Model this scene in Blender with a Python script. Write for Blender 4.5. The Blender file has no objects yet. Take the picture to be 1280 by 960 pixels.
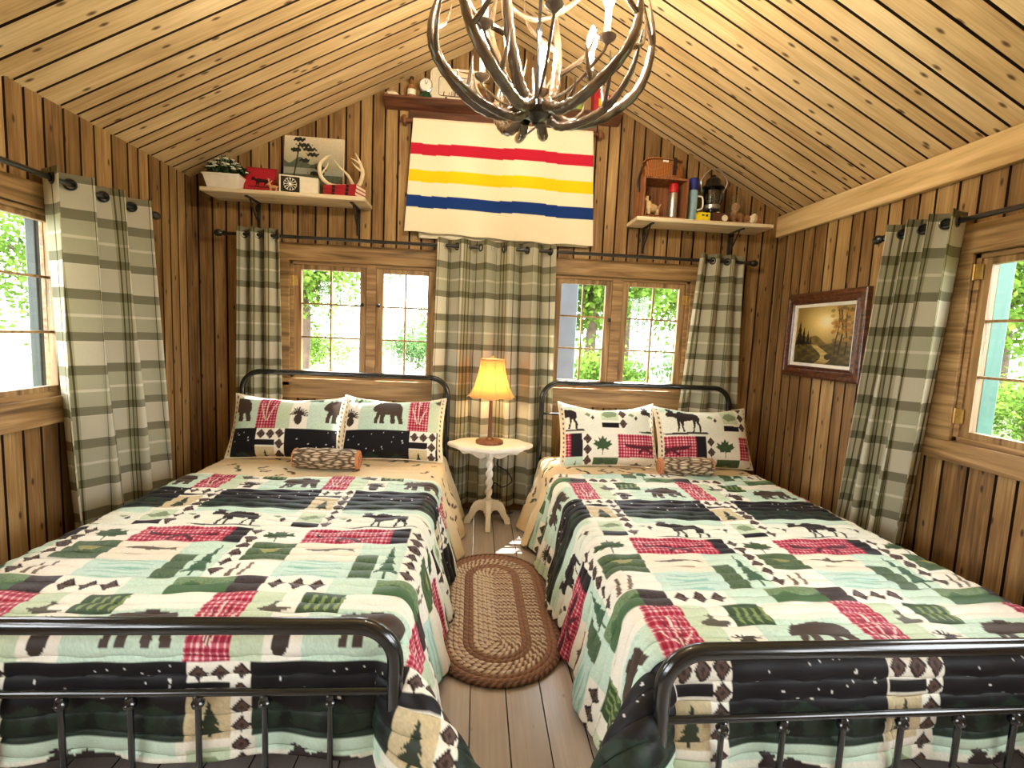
import bpy, bmesh, math, random
import numpy as np
from mathutils import Vector, Matrix
random.seed(7); rng=np.random.default_rng(7)
SC=bpy.context.scene; COL=SC.collection
PI=math.pi
# ------------------------------------------------------------------ room numbers (metres)
XL,XR,EAVE,RX,RZ,YF=-2.067,2.322,2.385,0.12,3.51,-5.2
def s2l(c):
    c=np.asarray(c,float)/255.0
    return np.where(c<=.04045,c/12.92,((c+.055)/1.055)**2.4)
def rgb(*c): return tuple(s2l(c))+(1.0,)
# ------------------------------------------------------------------ materials
def newmat(name):
    m=bpy.data.materials.new(name); m.use_nodes=True; nt=m.node_tree; nt.nodes.clear()
    out=nt.nodes.new('ShaderNodeOutputMaterial'); b=nt.nodes.new('ShaderNodeBsdfPrincipled')
    nt.links.new(b.outputs[0],out.inputs[0]); return m,nt,b,out
def N(nt,t,**k):
    n=nt.nodes.new(t)
    for a,v in k.items(): setattr(n,a,v)
    return n
def ramp(nt,stops,interp='LINEAR'):
    r=N(nt,'ShaderNodeValToRGB'); r.color_ramp.interpolation=interp
    e=r.color_ramp.elements
    while len(e)<len(stops): e.new(.5)
    for i,(p,c) in enumerate(stops): e[i].position=p; e[i].color=c
    return r
def mix(nt,a,b,fac,mode='MIX'):
    m=N(nt,'ShaderNodeMix',data_type='RGBA',blend_type=mode)
    for s,v in ((6,a),(7,b),(0,fac)):
        if hasattr(v,'is_linked'): nt.links.new(v,m.inputs[s])
        else: m.inputs[s].default_value=v
    return m.outputs[2]
def math_(nt,op,a,b=None,c=None):
    m=N(nt,'ShaderNodeMath',operation=op)
    for i,v in enumerate((a,b,c)):
        if v is None: continue
        if hasattr(v,'is_linked'): nt.links.new(v,m.inputs[i])
        else: m.inputs[i].default_value=v
    return m.outputs[0]
def bump(nt,b,h,strength=.3,dist=.004):
    n=N(nt,'ShaderNodeBump'); n.inputs['Strength'].default_value=strength; n.inputs['Distance'].default_value=dist
    nt.links.new(h,n.inputs['Height']); nt.links.new(n.outputs[0],b.inputs['Normal'])
def plain(name,col,rough=.5,metal=0,var=.12,scale=30,bmp=0,coat=0,spec=.5,emit=None):
    m,nt,b,o=newmat(name)
    tc=N(nt,'ShaderNodeTexCoord'); no=N(nt,'ShaderNodeTexNoise'); no.inputs['Scale'].default_value=scale; no.inputs['Detail'].default_value=5
    nt.links.new(tc.outputs['Object'],no.inputs['Vector'])
    c=tuple(x*(1-var) for x in col[:3])+(1,); d=tuple(min(1,x*(1+var)) for x in col[:3])+(1,)
    r=ramp(nt,[(.3,c),(.7,d)]); nt.links.new(no.outputs[0],r.inputs[0]); nt.links.new(r.outputs[0],b.inputs['Base Color'])
    b.inputs['Roughness'].default_value=rough; b.inputs['Metallic'].default_value=metal
    b.inputs['Coat Weight'].default_value=coat; b.inputs['Specular IOR Level'].default_value=spec
    if bmp: bump(nt,b,no.outputs[0],bmp)
    if emit: b.inputs['Emission Color'].default_value=emit[0]; b.inputs['Emission Strength'].default_value=emit[1]
    return m
def board_mat(name,dark,mid,light,knot,rough=.55,knots=.11,rndamt=.35,grain=1.0,spec=.35):
    """long boards: UV.x runs along the board, UV.y across, both in metres; face attribute rnd per board"""
    m,nt,b,o=newmat(name)
    uv=N(nt,'ShaderNodeUVMap'); at=N(nt,'ShaderNodeAttribute',attribute_name='rnd')
    mp=N(nt,'ShaderNodeMapping'); mp.inputs['Scale'].default_value=(2.6,75,1); nt.links.new(uv.outputs[0],mp.inputs[0])
    n1=N(nt,'ShaderNodeTexNoise'); n1.inputs['Scale'].default_value=1; n1.inputs['Detail'].default_value=6; n1.inputs['Roughness'].default_value=.6; n1.inputs['Distortion'].default_value=.6
    nt.links.new(mp.outputs[0],n1.inputs['Vector'])
    mp2=N(nt,'ShaderNodeMapping'); mp2.inputs['Scale'].default_value=(2.0,9,1); nt.links.new(uv.outputs[0],mp2.inputs[0])
    n2=N(nt,'ShaderNodeTexNoise'); n2.inputs['Scale'].default_value=1; n2.inputs['Detail'].default_value=3; nt.links.new(mp2.outputs[0],n2.inputs['Vector'])
    g=math_(nt,'ADD',math_(nt,'MULTIPLY',n1.outputs[0],.55*grain),math_(nt,'MULTIPLY',n2.outputs[0],.5))
    g=math_(nt,'ADD',g,math_(nt,'MULTIPLY',math_(nt,'SUBTRACT',at.outputs['Fac'],.5),rndamt))
    r=ramp(nt,[(.3,dark),(.52,mid),(.75,light)]); nt.links.new(g,r.inputs[0])
    mp3=N(nt,'ShaderNodeMapping'); mp3.inputs['Scale'].default_value=(3.0,8.0,1); nt.links.new(uv.outputs[0],mp3.inputs[0])
    vo=N(nt,'ShaderNodeTexVoronoi',voronoi_dimensions='2D'); vo.inputs['Scale'].default_value=1; vo.inputs['Randomness'].default_value=1; nt.links.new(mp3.outputs[0],vo.inputs['Vector'])
    kr=ramp(nt,[(0,(1,1,1,1)),(knots*.55,(.75,.75,.75,1)),(knots,(0,0,0,1)),(1,(0,0,0,1))]); nt.links.new(vo.outputs['Distance'],kr.inputs[0])
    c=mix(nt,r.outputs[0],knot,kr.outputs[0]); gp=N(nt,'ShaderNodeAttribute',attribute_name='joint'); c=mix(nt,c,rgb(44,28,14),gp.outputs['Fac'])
    nt.links.new(c,b.inputs['Base Color']); b.inputs['Roughness'].default_value=rough; b.inputs['Specular IOR Level'].default_value=spec
    bump(nt,b,n1.outputs[0],.25,.002)
    return m
def wood(name,dark,mid,light,axis=0,rough=.4,scale=1.0,coat=0):
    m,nt,b,o=newmat(name)
    tc=N(nt,'ShaderNodeTexCoord'); mp=N(nt,'ShaderNodeMapping'); s=[45*scale]*3; s[axis]=3*scale; mp.inputs['Scale'].default_value=s
    nt.links.new(tc.outputs['Object'],mp.inputs[0])
    n=N(nt,'ShaderNodeTexNoise'); n.inputs['Scale'].default_value=1; n.inputs['Detail'].default_value=6; n.inputs['Distortion'].default_value=.8; nt.links.new(mp.outputs[0],n.inputs['Vector'])
    r=ramp(nt,[(.3,dark),(.5,mid),(.72,light)]); nt.links.new(n.outputs[0],r.inputs[0]); nt.links.new(r.outputs[0],b.inputs['Base Color'])
    b.inputs['Roughness'].default_value=rough; b.inputs['Coat Weight'].default_value=coat; bump(nt,b,n.outputs[0],.15,.002)
    return m
def vcol(name,rough=.75,weave=900,sheen=.0,bmp=.12,spec=.4,var=.10,transl=0):
    m,nt,b,o=newmat(name)
    at=N(nt,'ShaderNodeAttribute',attribute_name='Col'); tc=N(nt,'ShaderNodeTexCoord')
    no=N(nt,'ShaderNodeTexNoise'); no.inputs['Scale'].default_value=weave; no.inputs['Detail'].default_value=2; nt.links.new(tc.outputs['Object'],no.inputs['Vector'])
    r=ramp(nt,[(.3,(1-var*2,)*3+(1,)),(.7,(1,1,1,1))]); nt.links.new(no.outputs[0],r.inputs[0])
    c=mix(nt,at.outputs['Color'],r.outputs[0],1.0,'MULTIPLY'); nt.links.new(c,b.inputs['Base Color'])
    b.inputs['Roughness'].default_value=rough; b.inputs['Specular IOR Level'].default_value=spec; b.inputs['Sheen Weight'].default_value=sheen
    if bmp: bump(nt,b,no.outputs[0],bmp,.001)
    return m
def glassy(name,tint=(1,1,1,1),refl=.03):
    m,nt,b,o=newmat(name); nt.nodes.remove(b)
    t=N(nt,'ShaderNodeBsdfTransparent'); t.inputs[0].default_value=tint; g=N(nt,'ShaderNodeBsdfGlossy'); g.inputs['Roughness'].default_value=.03
    lw=N(nt,'ShaderNodeLayerWeight'); lw.inputs[0].default_value=.5; fz=math_(nt,'MULTIPLY_ADD',math_(nt,'POWER',lw.outputs['Facing'],5.0),.5,refl); mx=N(nt,'ShaderNodeMixShader')
    # faint waviness of old glass
    tc=N(nt,'ShaderNodeTexCoord'); no=N(nt,'ShaderNodeTexNoise'); no.inputs['Scale'].default_value=5; nt.links.new(tc.outputs['Object'],no.inputs['Vector'])
    bp=N(nt,'ShaderNodeBump'); bp.inputs['Strength'].default_value=.03; nt.links.new(no.outputs[0],bp.inputs['Height']); nt.links.new(bp.outputs[0],g.inputs['Normal'])
    nt.links.new(fz,mx.inputs[0]); nt.links.new(t.outputs[0],mx.inputs[1]); nt.links.new(g.outputs[0],mx.inputs[2]); nt.links.new(mx.outputs[0],o.inputs[0])
    return m
def emis(name,col,strength):
    m,nt,b,o=newmat(name); nt.nodes.remove(b); e=N(nt,'ShaderNodeEmission'); e.inputs[0].default_value=col; e.inputs[1].default_value=strength
    nt.links.new(e.outputs[0],o.inputs[0]); return m
M={}
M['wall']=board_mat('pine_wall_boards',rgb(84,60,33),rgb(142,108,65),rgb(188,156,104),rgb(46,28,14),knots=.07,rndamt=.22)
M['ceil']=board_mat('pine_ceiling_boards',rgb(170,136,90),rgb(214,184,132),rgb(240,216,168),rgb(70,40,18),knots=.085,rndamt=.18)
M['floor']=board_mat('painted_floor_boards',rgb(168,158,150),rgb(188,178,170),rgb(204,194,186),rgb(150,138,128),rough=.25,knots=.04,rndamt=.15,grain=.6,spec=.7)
M['trim']=wood('pine_trim',rgb(100,74,42),rgb(152,118,74),rgb(190,156,108),1,.5,.6)
M['trimx']=wood('pine_trim_along',rgb(100,74,42),rgb(152,118,74),rgb(190,156,108),0,.5,.6)
M['trimz']=wood('pine_trim_upright',rgb(100,74,42),rgb(152,118,74),rgb(190,156,108),2,.5,.6)
M['beam']=wood('pine_eave_board',rgb(172,136,86),rgb(214,182,128),rgb(238,212,164),1,.5,.35)
M['darkwood']=wood('stained_shelf_wood',rgb(62,34,22),rgb(98,58,40),rgb(124,78,54),0,.35,.7)
M['shelfwood']=wood('pale_shelf_pine',rgb(188,162,120),rgb(222,204,168),rgb(238,226,198),0,.5,.5)
M['framewood']=wood('red_brown_frame_wood',rgb(50,26,16),rgb(88,50,32),rgb(118,74,48),1,.3,.8,.3)
M['lampwood']=wood('lamp_wood',rgb(72,40,22),rgb(112,68,40),rgb(140,92,58),2,.35)
M['crate']=wood('crate_wood',rgb(92,52,28),rgb(150,96,58),rgb(178,122,78),2,.5)
M['metal']=plain('black_painted_iron',rgb(16,20,20),.22,0,.2,20,0,.5,.6)
M['rod']=plain('black_iron_rod',rgb(18,17,18),.3,0,.2,20,0,.3,.6)
M['white']=plain('white_painted_wood',rgb(238,232,218),.4,0,.05,25,.05)
M['brass']=plain('brass_hinge',rgb(206,170,100),.3,.9,.15,60)
M['antler']=plain('antler_bone',rgb(84,66,50),.22,0,.55,12,.35,.6,.7)
M['bone']=plain('pale_antler',rgb(226,208,172),.45,0,.15,20,.2)
M['bulb']=emis('warm_bulb',(1,.88,.70,1),150)
M['smoke']=glassy('smoked_lantern_glass',(.30,.30,.30,1),.16)
M['sleeve']=plain('candle_sleeve',rgb(240,228,200),.5,0,.04,30)
M['glass']=glassy('window_glass')
M['clear']=glassy('lantern_glass',(.92,.94,.94,1),.14)
M['black']=plain('black_enamel',rgb(16,16,18),.25,0,.2,30,0,.3)
M['steel']=plain('brushed_steel',rgb(190,190,190),.28,.9,.08,80)
M['red']=plain('red_plastic',rgb(184,28,34),.4)
M['bluecap']=plain('blue_plastic',rgb(32,46,130),.4)
M['paleblue']=plain('pale_blue_enamel',rgb(150,190,205),.35)
M['yellow']=plain('yellow_card',rgb(236,214,30),.5,0,.08,60)
M['redprint']=plain('red_print',rgb(176,32,44),.5,0,.18,40)
M['darkprint']=plain('dark_print',rgb(34,22,20),.6)
M['cream']=plain('cream_card',rgb(232,222,196),.6,0,.06,40)
M['greenglass']=plain('green_bottle',rgb(24,66,40),.15,0,.2,20)
M['leafmat']=plain('plant_leaves',rgb(40,76,26),.5,0,.4,40)
M['petal']=plain('white_petals',rgb(240,240,222),.6,0,.05,60)
M['yellowgreen']=plain('green_buds',rgb(150,170,70),.6,0,.2,60)
M['cone']=plain('pinecone_scales',rgb(200,146,98),.6,0,.4,60,.3)
M['leather']=plain('dark_leather_strap',rgb(42,28,22),.5)
M['tan']=plain('tan_fur',rgb(210,176,128),.7,0,.2,50)
M['cord']=plain('black_cord',rgb(14,14,14),.5)
M['tealpost']=plain('teal_porch_paint',rgb(22,76,62),.5,0,.1,8)
M['greenpost']=plain('dark_green_paint',rgb(20,34,22),.5,0,.15,8)
M['bluepost']=plain('grey_blue_paint',rgb(98,114,130),.5,0,.1,8)
M['ply']=wood('porch_beam_wood',rgb(92,62,40),rgb(130,92,62),rgb(158,120,84),1,.6)
M['bark']=plain('tree_bark',rgb(78,62,48),.8,0,.35,6,.5)
M['matt']=plain('mattress_ticking',rgb(60,48,44),.8,0,.1,50)
M['quilt']=vcol('patchwork_quilt_cloth',.55,700,.03,.15,.28,.08)
M['cloth']=vcol('printed_cloth',.75,700,.04,.15,.25,.08)
M['blanket']=vcol('striped_wool',.9,500,.3,.3,.2,.10)
M['paint']=vcol('painted_canvas',.45,300,0,.1,.4,.1)
M['rug']=vcol('braided_rug_cloth',.9,350,.1,.3,.2,.2)
def leaf_material(name,c1,c2):
    m,nt,b,o=newmat(name); tc=N(nt,'ShaderNodeTexCoord'); no=N(nt,'ShaderNodeTexNoise'); no.inputs['Scale'].default_value=1.3; no.inputs['Detail'].default_value=4
    nt.links.new(tc.outputs['Object'],no.inputs['Vector']); r=ramp(nt,[(.35,c1),(.65,c2)]); nt.links.new(no.outputs[0],r.inputs[0])
    d=N(nt,'ShaderNodeBsdfDiffuse'); t=N(nt,'ShaderNodeBsdfTranslucent'); mx=N(nt,'ShaderNodeMixShader'); mx.inputs[0].default_value=.45
    nt.links.new(r.outputs[0],d.inputs[0]); nt.links.new(r.outputs[0],t.inputs[0]); nt.links.new(d.outputs[0],mx.inputs[1]); nt.links.new(t.outputs[0],mx.inputs[2]); nt.links.new(mx.outputs[0],o.inputs[0]); nt.nodes.remove(b); return m
M['leaves']=leaf_material('tree_leaves',rgb(62,92,34),rgb(112,138,58))
M['leaves2']=leaf_material('tree_leaves_blue_green',rgb(54,86,50),rgb(96,128,76))
# ground: pale drive with grass
m,nt,b,o=newmat('lawn_and_gravel'); tc=N(nt,'ShaderNodeTexCoord')
n1=N(nt,'ShaderNodeTexNoise'); n1.inputs['Scale'].default_value=.22; n1.inputs['Detail'].default_value=4; nt.links.new(tc.outputs['Object'],n1.inputs['Vector'])
n2=N(nt,'ShaderNodeTexNoise'); n2.inputs['Scale'].default_value=6; n2.inputs['Detail'].default_value=6; nt.links.new(tc.outputs['Object'],n2.inputs['Vector'])
r1=ramp(nt,[(.44,(0,0,0,1)),(.54,(1,1,1,1))]); nt.links.new(n1.outputs[0],r1.inputs[0])
r2=ramp(nt,[(.3,rgb(46,64,22)),(.7,rgb(74,92,36))]); nt.links.new(n2.outputs[0],r2.inputs[0])
r3=ramp(nt,[(.3,rgb(118,112,100)),(.7,rgb(150,144,132))]); nt.links.new(n2.outputs[0],r3.inputs[0])
spx=N(nt,'ShaderNodeSeparateXYZ'); nt.links.new(tc.outputs['Object'],spx.inputs[0]); side=math_(nt,'MULTIPLY',math_(nt,'LESS_THAN',spx.outputs[0],1.5),math_(nt,'GREATER_THAN',spx.outputs[0],-8)); gm_=math_(nt,'MAXIMUM',math_(nt,'MULTIPLY',r1.outputs[0],.18),math_(nt,'MULTIPLY',side,.7))
nt.links.new(mix(nt,r2.outputs[0],r3.outputs[0],gm_),b.inputs['Base Color']); b.inputs['Roughness'].default_value=.95; M['ground']=m
# plaid curtain from UV (u across the cloth, v up, metres)
def curtain_mat():
    m,nt,b,o=newmat('plaid_curtain_cloth'); uv=N(nt,'ShaderNodeUVMap'); sp=N(nt,'ShaderNodeSeparateXYZ'); nt.links.new(uv.outputs[0],sp.inputs[0])
    fv=math_(nt,'FRACT',math_(nt,'DIVIDE',sp.outputs[1],.38)); fu=math_(nt,'FRACT',math_(nt,'DIVIDE',sp.outputs[0],.21))
    cr=rgb(234,229,208); sg=rgb(213,211,184); dk=rgb(162,158,132); wh=rgb(244,240,222)
    rv=ramp(nt,[(0,cr),(.27,wh),(.285,dk),(.40,sg),(.60,wh),(.64,sg),(.83,dk),(.96,cr)],'CONSTANT'); nt.links.new(fv,rv.inputs[0])
    W=(1,1,1,1); L=rgb(112,104,80); G=rgb(222,220,200)
    ru=ramp(nt,[(0,W),(.25,L),(.275,W),(.55,G),(.58,L),(.605,G),(.67,L),(.70,G),(.77,L),(.795,G),(.82,W)],'CONSTANT'); nt.links.new(fu,ru.inputs[0])
    c=mix(nt,rv.outputs[0],ru.outputs[0],.9,'MULTIPLY')
    no=N(nt,'ShaderNodeTexNoise'); no.inputs['Scale'].default_value=420; nt.links.new(uv.outputs[0],no.inputs['Vector'])
    rn=ramp(nt,[(.3,(.86,.86,.86,1)),(.7,W)]); nt.links.new(no.outputs[0],rn.inputs[0]); c=mix(nt,c,rn.outputs[0],1.0,'MULTIPLY')
    d=N(nt,'ShaderNodeBsdfDiffuse'); t=N(nt,'ShaderNodeBsdfTranslucent'); mx=N(nt,'ShaderNodeMixShader'); mx.inputs[0].default_value=.45
    nt.links.new(c,d.inputs[0]); nt.links.new(c,t.inputs[0]); nt.links.new(d.outputs[0],mx.inputs[1]); nt.links.new(t.outputs[0],mx.inputs[2]); nt.links.new(mx.outputs[0],o.inputs[0]); nt.nodes.remove(b)
    return m
M['curtain']=curtain_mat()
def shade_mat():
    m,nt,b,o=newmat('lamp_shade_cloth'); tc=N(nt,'ShaderNodeTexCoord'); no=N(nt,'ShaderNodeTexNoise'); no.inputs['Scale'].default_value=300; nt.links.new(tc.outputs['Object'],no.inputs['Vector'])
    r=ramp(nt,[(.3,rgb(226,186,120)),(.7,rgb(240,206,146))]); nt.links.new(no.outputs[0],r.inputs[0])
    d=N(nt,'ShaderNodeBsdfDiffuse'); t=N(nt,'ShaderNodeBsdfTranslucent'); mx=N(nt,'ShaderNodeMixShader'); mx.inputs[0].default_value=.55
    nt.links.new(r.outputs[0],d.inputs[0]); nt.links.new(r.outputs[0],t.inputs[0]); nt.links.new(d.outputs[0],mx.inputs[1]); nt.links.new(t.outputs[0],mx.inputs[2]); nt.links.new(mx.outputs[0],o.inputs[0]); nt.nodes.remove(b); return m
M['shade']=shade_mat()
def bark_mat():
    m,nt,b,o=newmat('printed_bark_cloth'); tc=N(nt,'ShaderNodeTexCoord'); mp=N(nt,'ShaderNodeMapping'); mp.inputs['Scale'].default_value=(9,34,34); nt.links.new(tc.outputs['Object'],mp.inputs[0])
    v=N(nt,'ShaderNodeTexVoronoi',feature='DISTANCE_TO_EDGE'); v.inputs['Scale'].default_value=1.6; nt.links.new(mp.outputs[0],v.inputs['Vector'])
    r=ramp(nt,[(.0,rgb(58,42,30)),(.10,rgb(120,98,72)),(.25,rgb(196,178,146)),(.6,rgb(222,208,180))]); nt.links.new(v.outputs[0],r.inputs[0]); nt.links.new(r.outputs[0],b.inputs['Base Color']); b.inputs['Roughness'].default_value=.8; bump(nt,b,v.outputs[0],.3,.004); return m
M['barkcloth']=bark_mat()
M['logend']=plain('printed_log_end',rgb(196,126,82),.8,0,.2,40)
def wicker():
    m,nt,b,o=newmat('woven_wicker'); tc=N(nt,'ShaderNodeTexCoord'); w=N(nt,'ShaderNodeTexWave',wave_type='BANDS',bands_direction='Z'); w.inputs['Scale'].default_value=45; w.inputs['Distortion'].default_value=2; nt.links.new(tc.outputs['Object'],w.inputs['Vector'])
    w2=N(nt,'ShaderNodeTexWave',wave_type='BANDS',bands_direction='X'); w2.inputs['Scale'].default_value=28; nt.links.new(tc.outputs['Object'],w2.inputs['Vector'])
    f=math_(nt,'MULTIPLY',w.outputs['Fac'],w2.outputs['Fac']); r=ramp(nt,[(.05,rgb(120,62,24)),(.4,rgb(196,120,56)),(.9,rgb(228,164,92))]); nt.links.new(f,r.inputs[0]); nt.links.new(r.outputs[0],b.inputs['Base Color']); b.inputs['Roughness'].default_value=.6; bump(nt,b,f,.6,.006); return m
M['wicker']=wicker()
# ------------------------------------------------------------------ mesh helpers
class MB:
    def __init__(s): s.v=[]; s.f=[]; s.c=None
    def add(s,vs,fs):
        o=len(s.v); s.v+= [tuple(v) for v in vs]; s.f+=[tuple(i+o for i in f) for f in fs]; return s
    def box(s,lo,hi,mat=None):
        x0,y0,z0=lo; x1,y1,z1=hi
        vs=[(x0,y0,z0),(x1,y0,z0),(x1,y1,z0),(x0,y1,z0),(x0,y0,z1),(x1,y0,z1),(x1,y1,z1),(x0,y1,z1)]
        if mat is not None: vs=[mat@Vector(v) for v in vs]
        return s.add(vs,[(3,2,1,0),(4,5,6,7),(0,1,5,4),(1,2,6,5),(2,3,7,6),(3,0,4,7)])
    def tube(s,pts,r,seg=10,cap=True,closed=False):
        P=[Vector(p) for p in pts]; n=len(P); R=[r]*n if not hasattr(r,'__len__') else list(r)
        T=[]
        for i in range(n):
            a=P[i-1] if (i>0 or closed) else P[i]; b=P[(i+1)%n] if (i<n-1 or closed) else P[i]
            t=(b-a); T.append(t.normalized() if t.length>1e-9 else Vector((0,0,1)))
        up=Vector((0,0,1)) if abs(T[0].z)<.9 else Vector((1,0,0)); nx=T[0].cross(up).normalized(); vs=[]
        for i in range(n):
            nx=(nx-T[i]*nx.dot(T[i])).normalized(); by=T[i].cross(nx)
            for k in range(seg):
                a=2*PI*k/seg; vs.append(P[i]+(nx*math.cos(a)+by*math.sin(a))*R[i])
        fs=[]
        for i in range(n if closed else n-1):
            j=(i+1)%n
            for k in range(seg):
                l=(k+1)%seg; fs.append((i*seg+k,i*seg+l,j*seg+l,j*seg+k))
        if cap and not closed: fs.append(tuple(reversed(range(seg)))); fs.append(tuple((n-1)*seg+k for k in range(seg)))
        return s.add(vs,fs)
    def lathe(s,prof,seg=24,c=(0,0,0),mat=None,rmod=None):
        vs=[];fs=[];n=len(prof)
        for i,(r,z) in enumerate(prof):
            for k in range(seg):
                a=2*PI*k/seg; rr=r*(rmod(a,i) if rmod else 1); v=Vector((rr*math.cos(a),rr*math.sin(a),z))
                if mat is not None: v=mat@v
                vs.append((v.x+c[0],v.y+c[1],v.z+c[2]))
        for i in range(n-1):
            for k in range(seg):
                l=(k+1)%seg; fs.append((i*seg+k,i*seg+l,(i+1)*seg+l,(i+1)*seg+k))
        if prof[0][0]>1e-6: fs.append(tuple(reversed(range(seg))))
        if prof[-1][0]>1e-6: fs.append(tuple((n-1)*seg+k for k in range(seg)))
        return s.add(vs,fs)
    def prism(s,poly,P,d0,d1):
        """poly 2-D, P(a,b,d)->xyz"""
        n=len(poly); vs=[P(a,b,d0) for a,b in poly]+[P(a,b,d1) for a,b in poly]
        fs=[tuple(reversed(range(n))),tuple(range(n,2*n))]+[(i,(i+1)%n,n+(i+1)%n,n+i) for i in range(n)]
        return s.add(vs,fs)
    def ball(s,c,r,seg=14,rings=8,mat=None):
        if not hasattr(r,'__len__'): r=(r,r,r)
        vs=[];fs=[]
        for i in range(rings+1):
            th=PI*i/rings
            for k in range(seg):
                a=2*PI*k/seg; v=Vector((r[0]*math.sin(th)*math.cos(a),r[1]*math.sin(th)*math.sin(a),-r[2]*math.cos(th)))
                if mat is not None: v=mat@v
                vs.append(v+Vector(c))
        for i in range(rings):
            for k in range(seg):
                l=(k+1)%seg; fs.append((i*seg+k,i*seg+l,(i+1)*seg+l,(i+1)*seg+k))
        return s.add(vs,fs)
def finish(me,smooth=True,ang=40):
    bm=bmesh.new(); bm.from_mesh(me); bmesh.ops.remove_doubles(bm,verts=bm.verts,dist=1e-6); bmesh.ops.recalc_face_normals(bm,faces=bm.faces); bm.to_mesh(me); bm.free()
    if smooth:
        me.shade_smooth(); me.set_sharp_from_angle(angle=math.radians(ang))
def put(name,mb,mat,parent=None,loc=(0,0,0),rot=(0,0,0),bevel=0,ang=40,label=None):
    me=bpy.data.meshes.new(name); me.from_pydata([tuple(v) for v in mb.v],[],mb.f); me.update()
    finish(me,True,ang); me.materials.append(M[mat] if isinstance(mat,str) else mat)
    o=bpy.data.objects.new(name,me); COL.objects.link(o); o.location=loc; o.rotation_euler=rot
    if parent: o.parent=parent
    if bevel:
        md=o.modifiers.new('bevel','BEVEL'); md.width=bevel; md.segments=2; md.limit_method='ANGLE'; md.angle_limit=math.radians(40)
    if label: o['label']=label
    return o
def tag(o,label,cat,group=None):
    o['label']=label; o['category']=cat
    if group: o['group']=group
    return o
def struct(o): o['kind']='structure'; return o
def thing(name,label,cat,loc=(0,0,0),rot=(0,0,0),group=None):
    o=bpy.data.objects.new(name,None); COL.objects.link(o); o.location=loc; o.rotation_euler=rot if hasattr(rot,'__len__') else (0,0,rot); o.empty_display_size=.1
    return tag(o,label,cat,group)
def copy_tree(o,parent=None):
    c=o.copy(); COL.objects.link(c)
    if parent: c.parent=parent
    for ch in list(o.children): copy_tree(ch,c)
    return c
def gridobj(name,X,mat,parent=None,col=None,uv=None,loc=(0,0,0),rot=(0,0,0),wrap=False):
    """X (nv,nu,3) -> mesh; col (nv,nu,3) linear point colours; uv (nv,nu,2)"""
    nv,nu,_=X.shape; idx=np.arange(nv*nu).reshape(nv,nu)
    if wrap: idx=np.concatenate([idx,idx[:,:1]],1)
    q=np.stack([idx[:-1,:-1],idx[:-1,1:],idx[1:,1:],idx[1:,:-1]],-1).reshape(-1,4)
    me=bpy.data.meshes.new(name); me.vertices.add(nv*nu); me.vertices.foreach_set('co',X.reshape(-1).astype(np.float32))
    me.loops.add(q.size); me.loops.foreach_set('vertex_index',q.reshape(-1).astype(np.int32))
    me.polygons.add(len(q)); me.polygons.foreach_set('loop_start',(np.arange(len(q))*4).astype(np.int32))
    me.update(calc_edges=True); me.validate(); me.shade_smooth()
    if col is not None:
        a=me.color_attributes.new('Col','FLOAT_COLOR','POINT'); c=np.ones((nv*nu,4),np.float32); c[:,:3]=col.reshape(-1,3); a.data.foreach_set('color',c.reshape(-1))
    if uv is not None:
        u=me.uv_layers.new(name='UVMap'); u.data.foreach_set('uv',uv.reshape(-1,2)[q.reshape(-1)].astype(np.float32).reshape(-1))
    me.materials.append(M[mat]); o=bpy.data.objects.new(name,me); COL.objects.link(o); o.location=loc; o.rotation_euler=rot
    if parent: o.parent=parent
    return o
def bez(pts,n=16):
    """smooth Catmull-Rom through points"""
    P=[Vector(p) for p in pts]; P=[P[0]*2-P[1]]+P+[P[-1]*2-P[-2]]; out=[]
    for i in range(1,len(P)-2):
        for k in range(n):
            t=k/n; a,b,c,d=P[i-1],P[i],P[i+1],P[i+2]
            out.append(.5*((2*b)+(c-a)*t+(2*a-5*b+4*c-d)*t*t+(3*b-a-3*c+d)*t**3))
    out.append(P[-2]); return out
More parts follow.
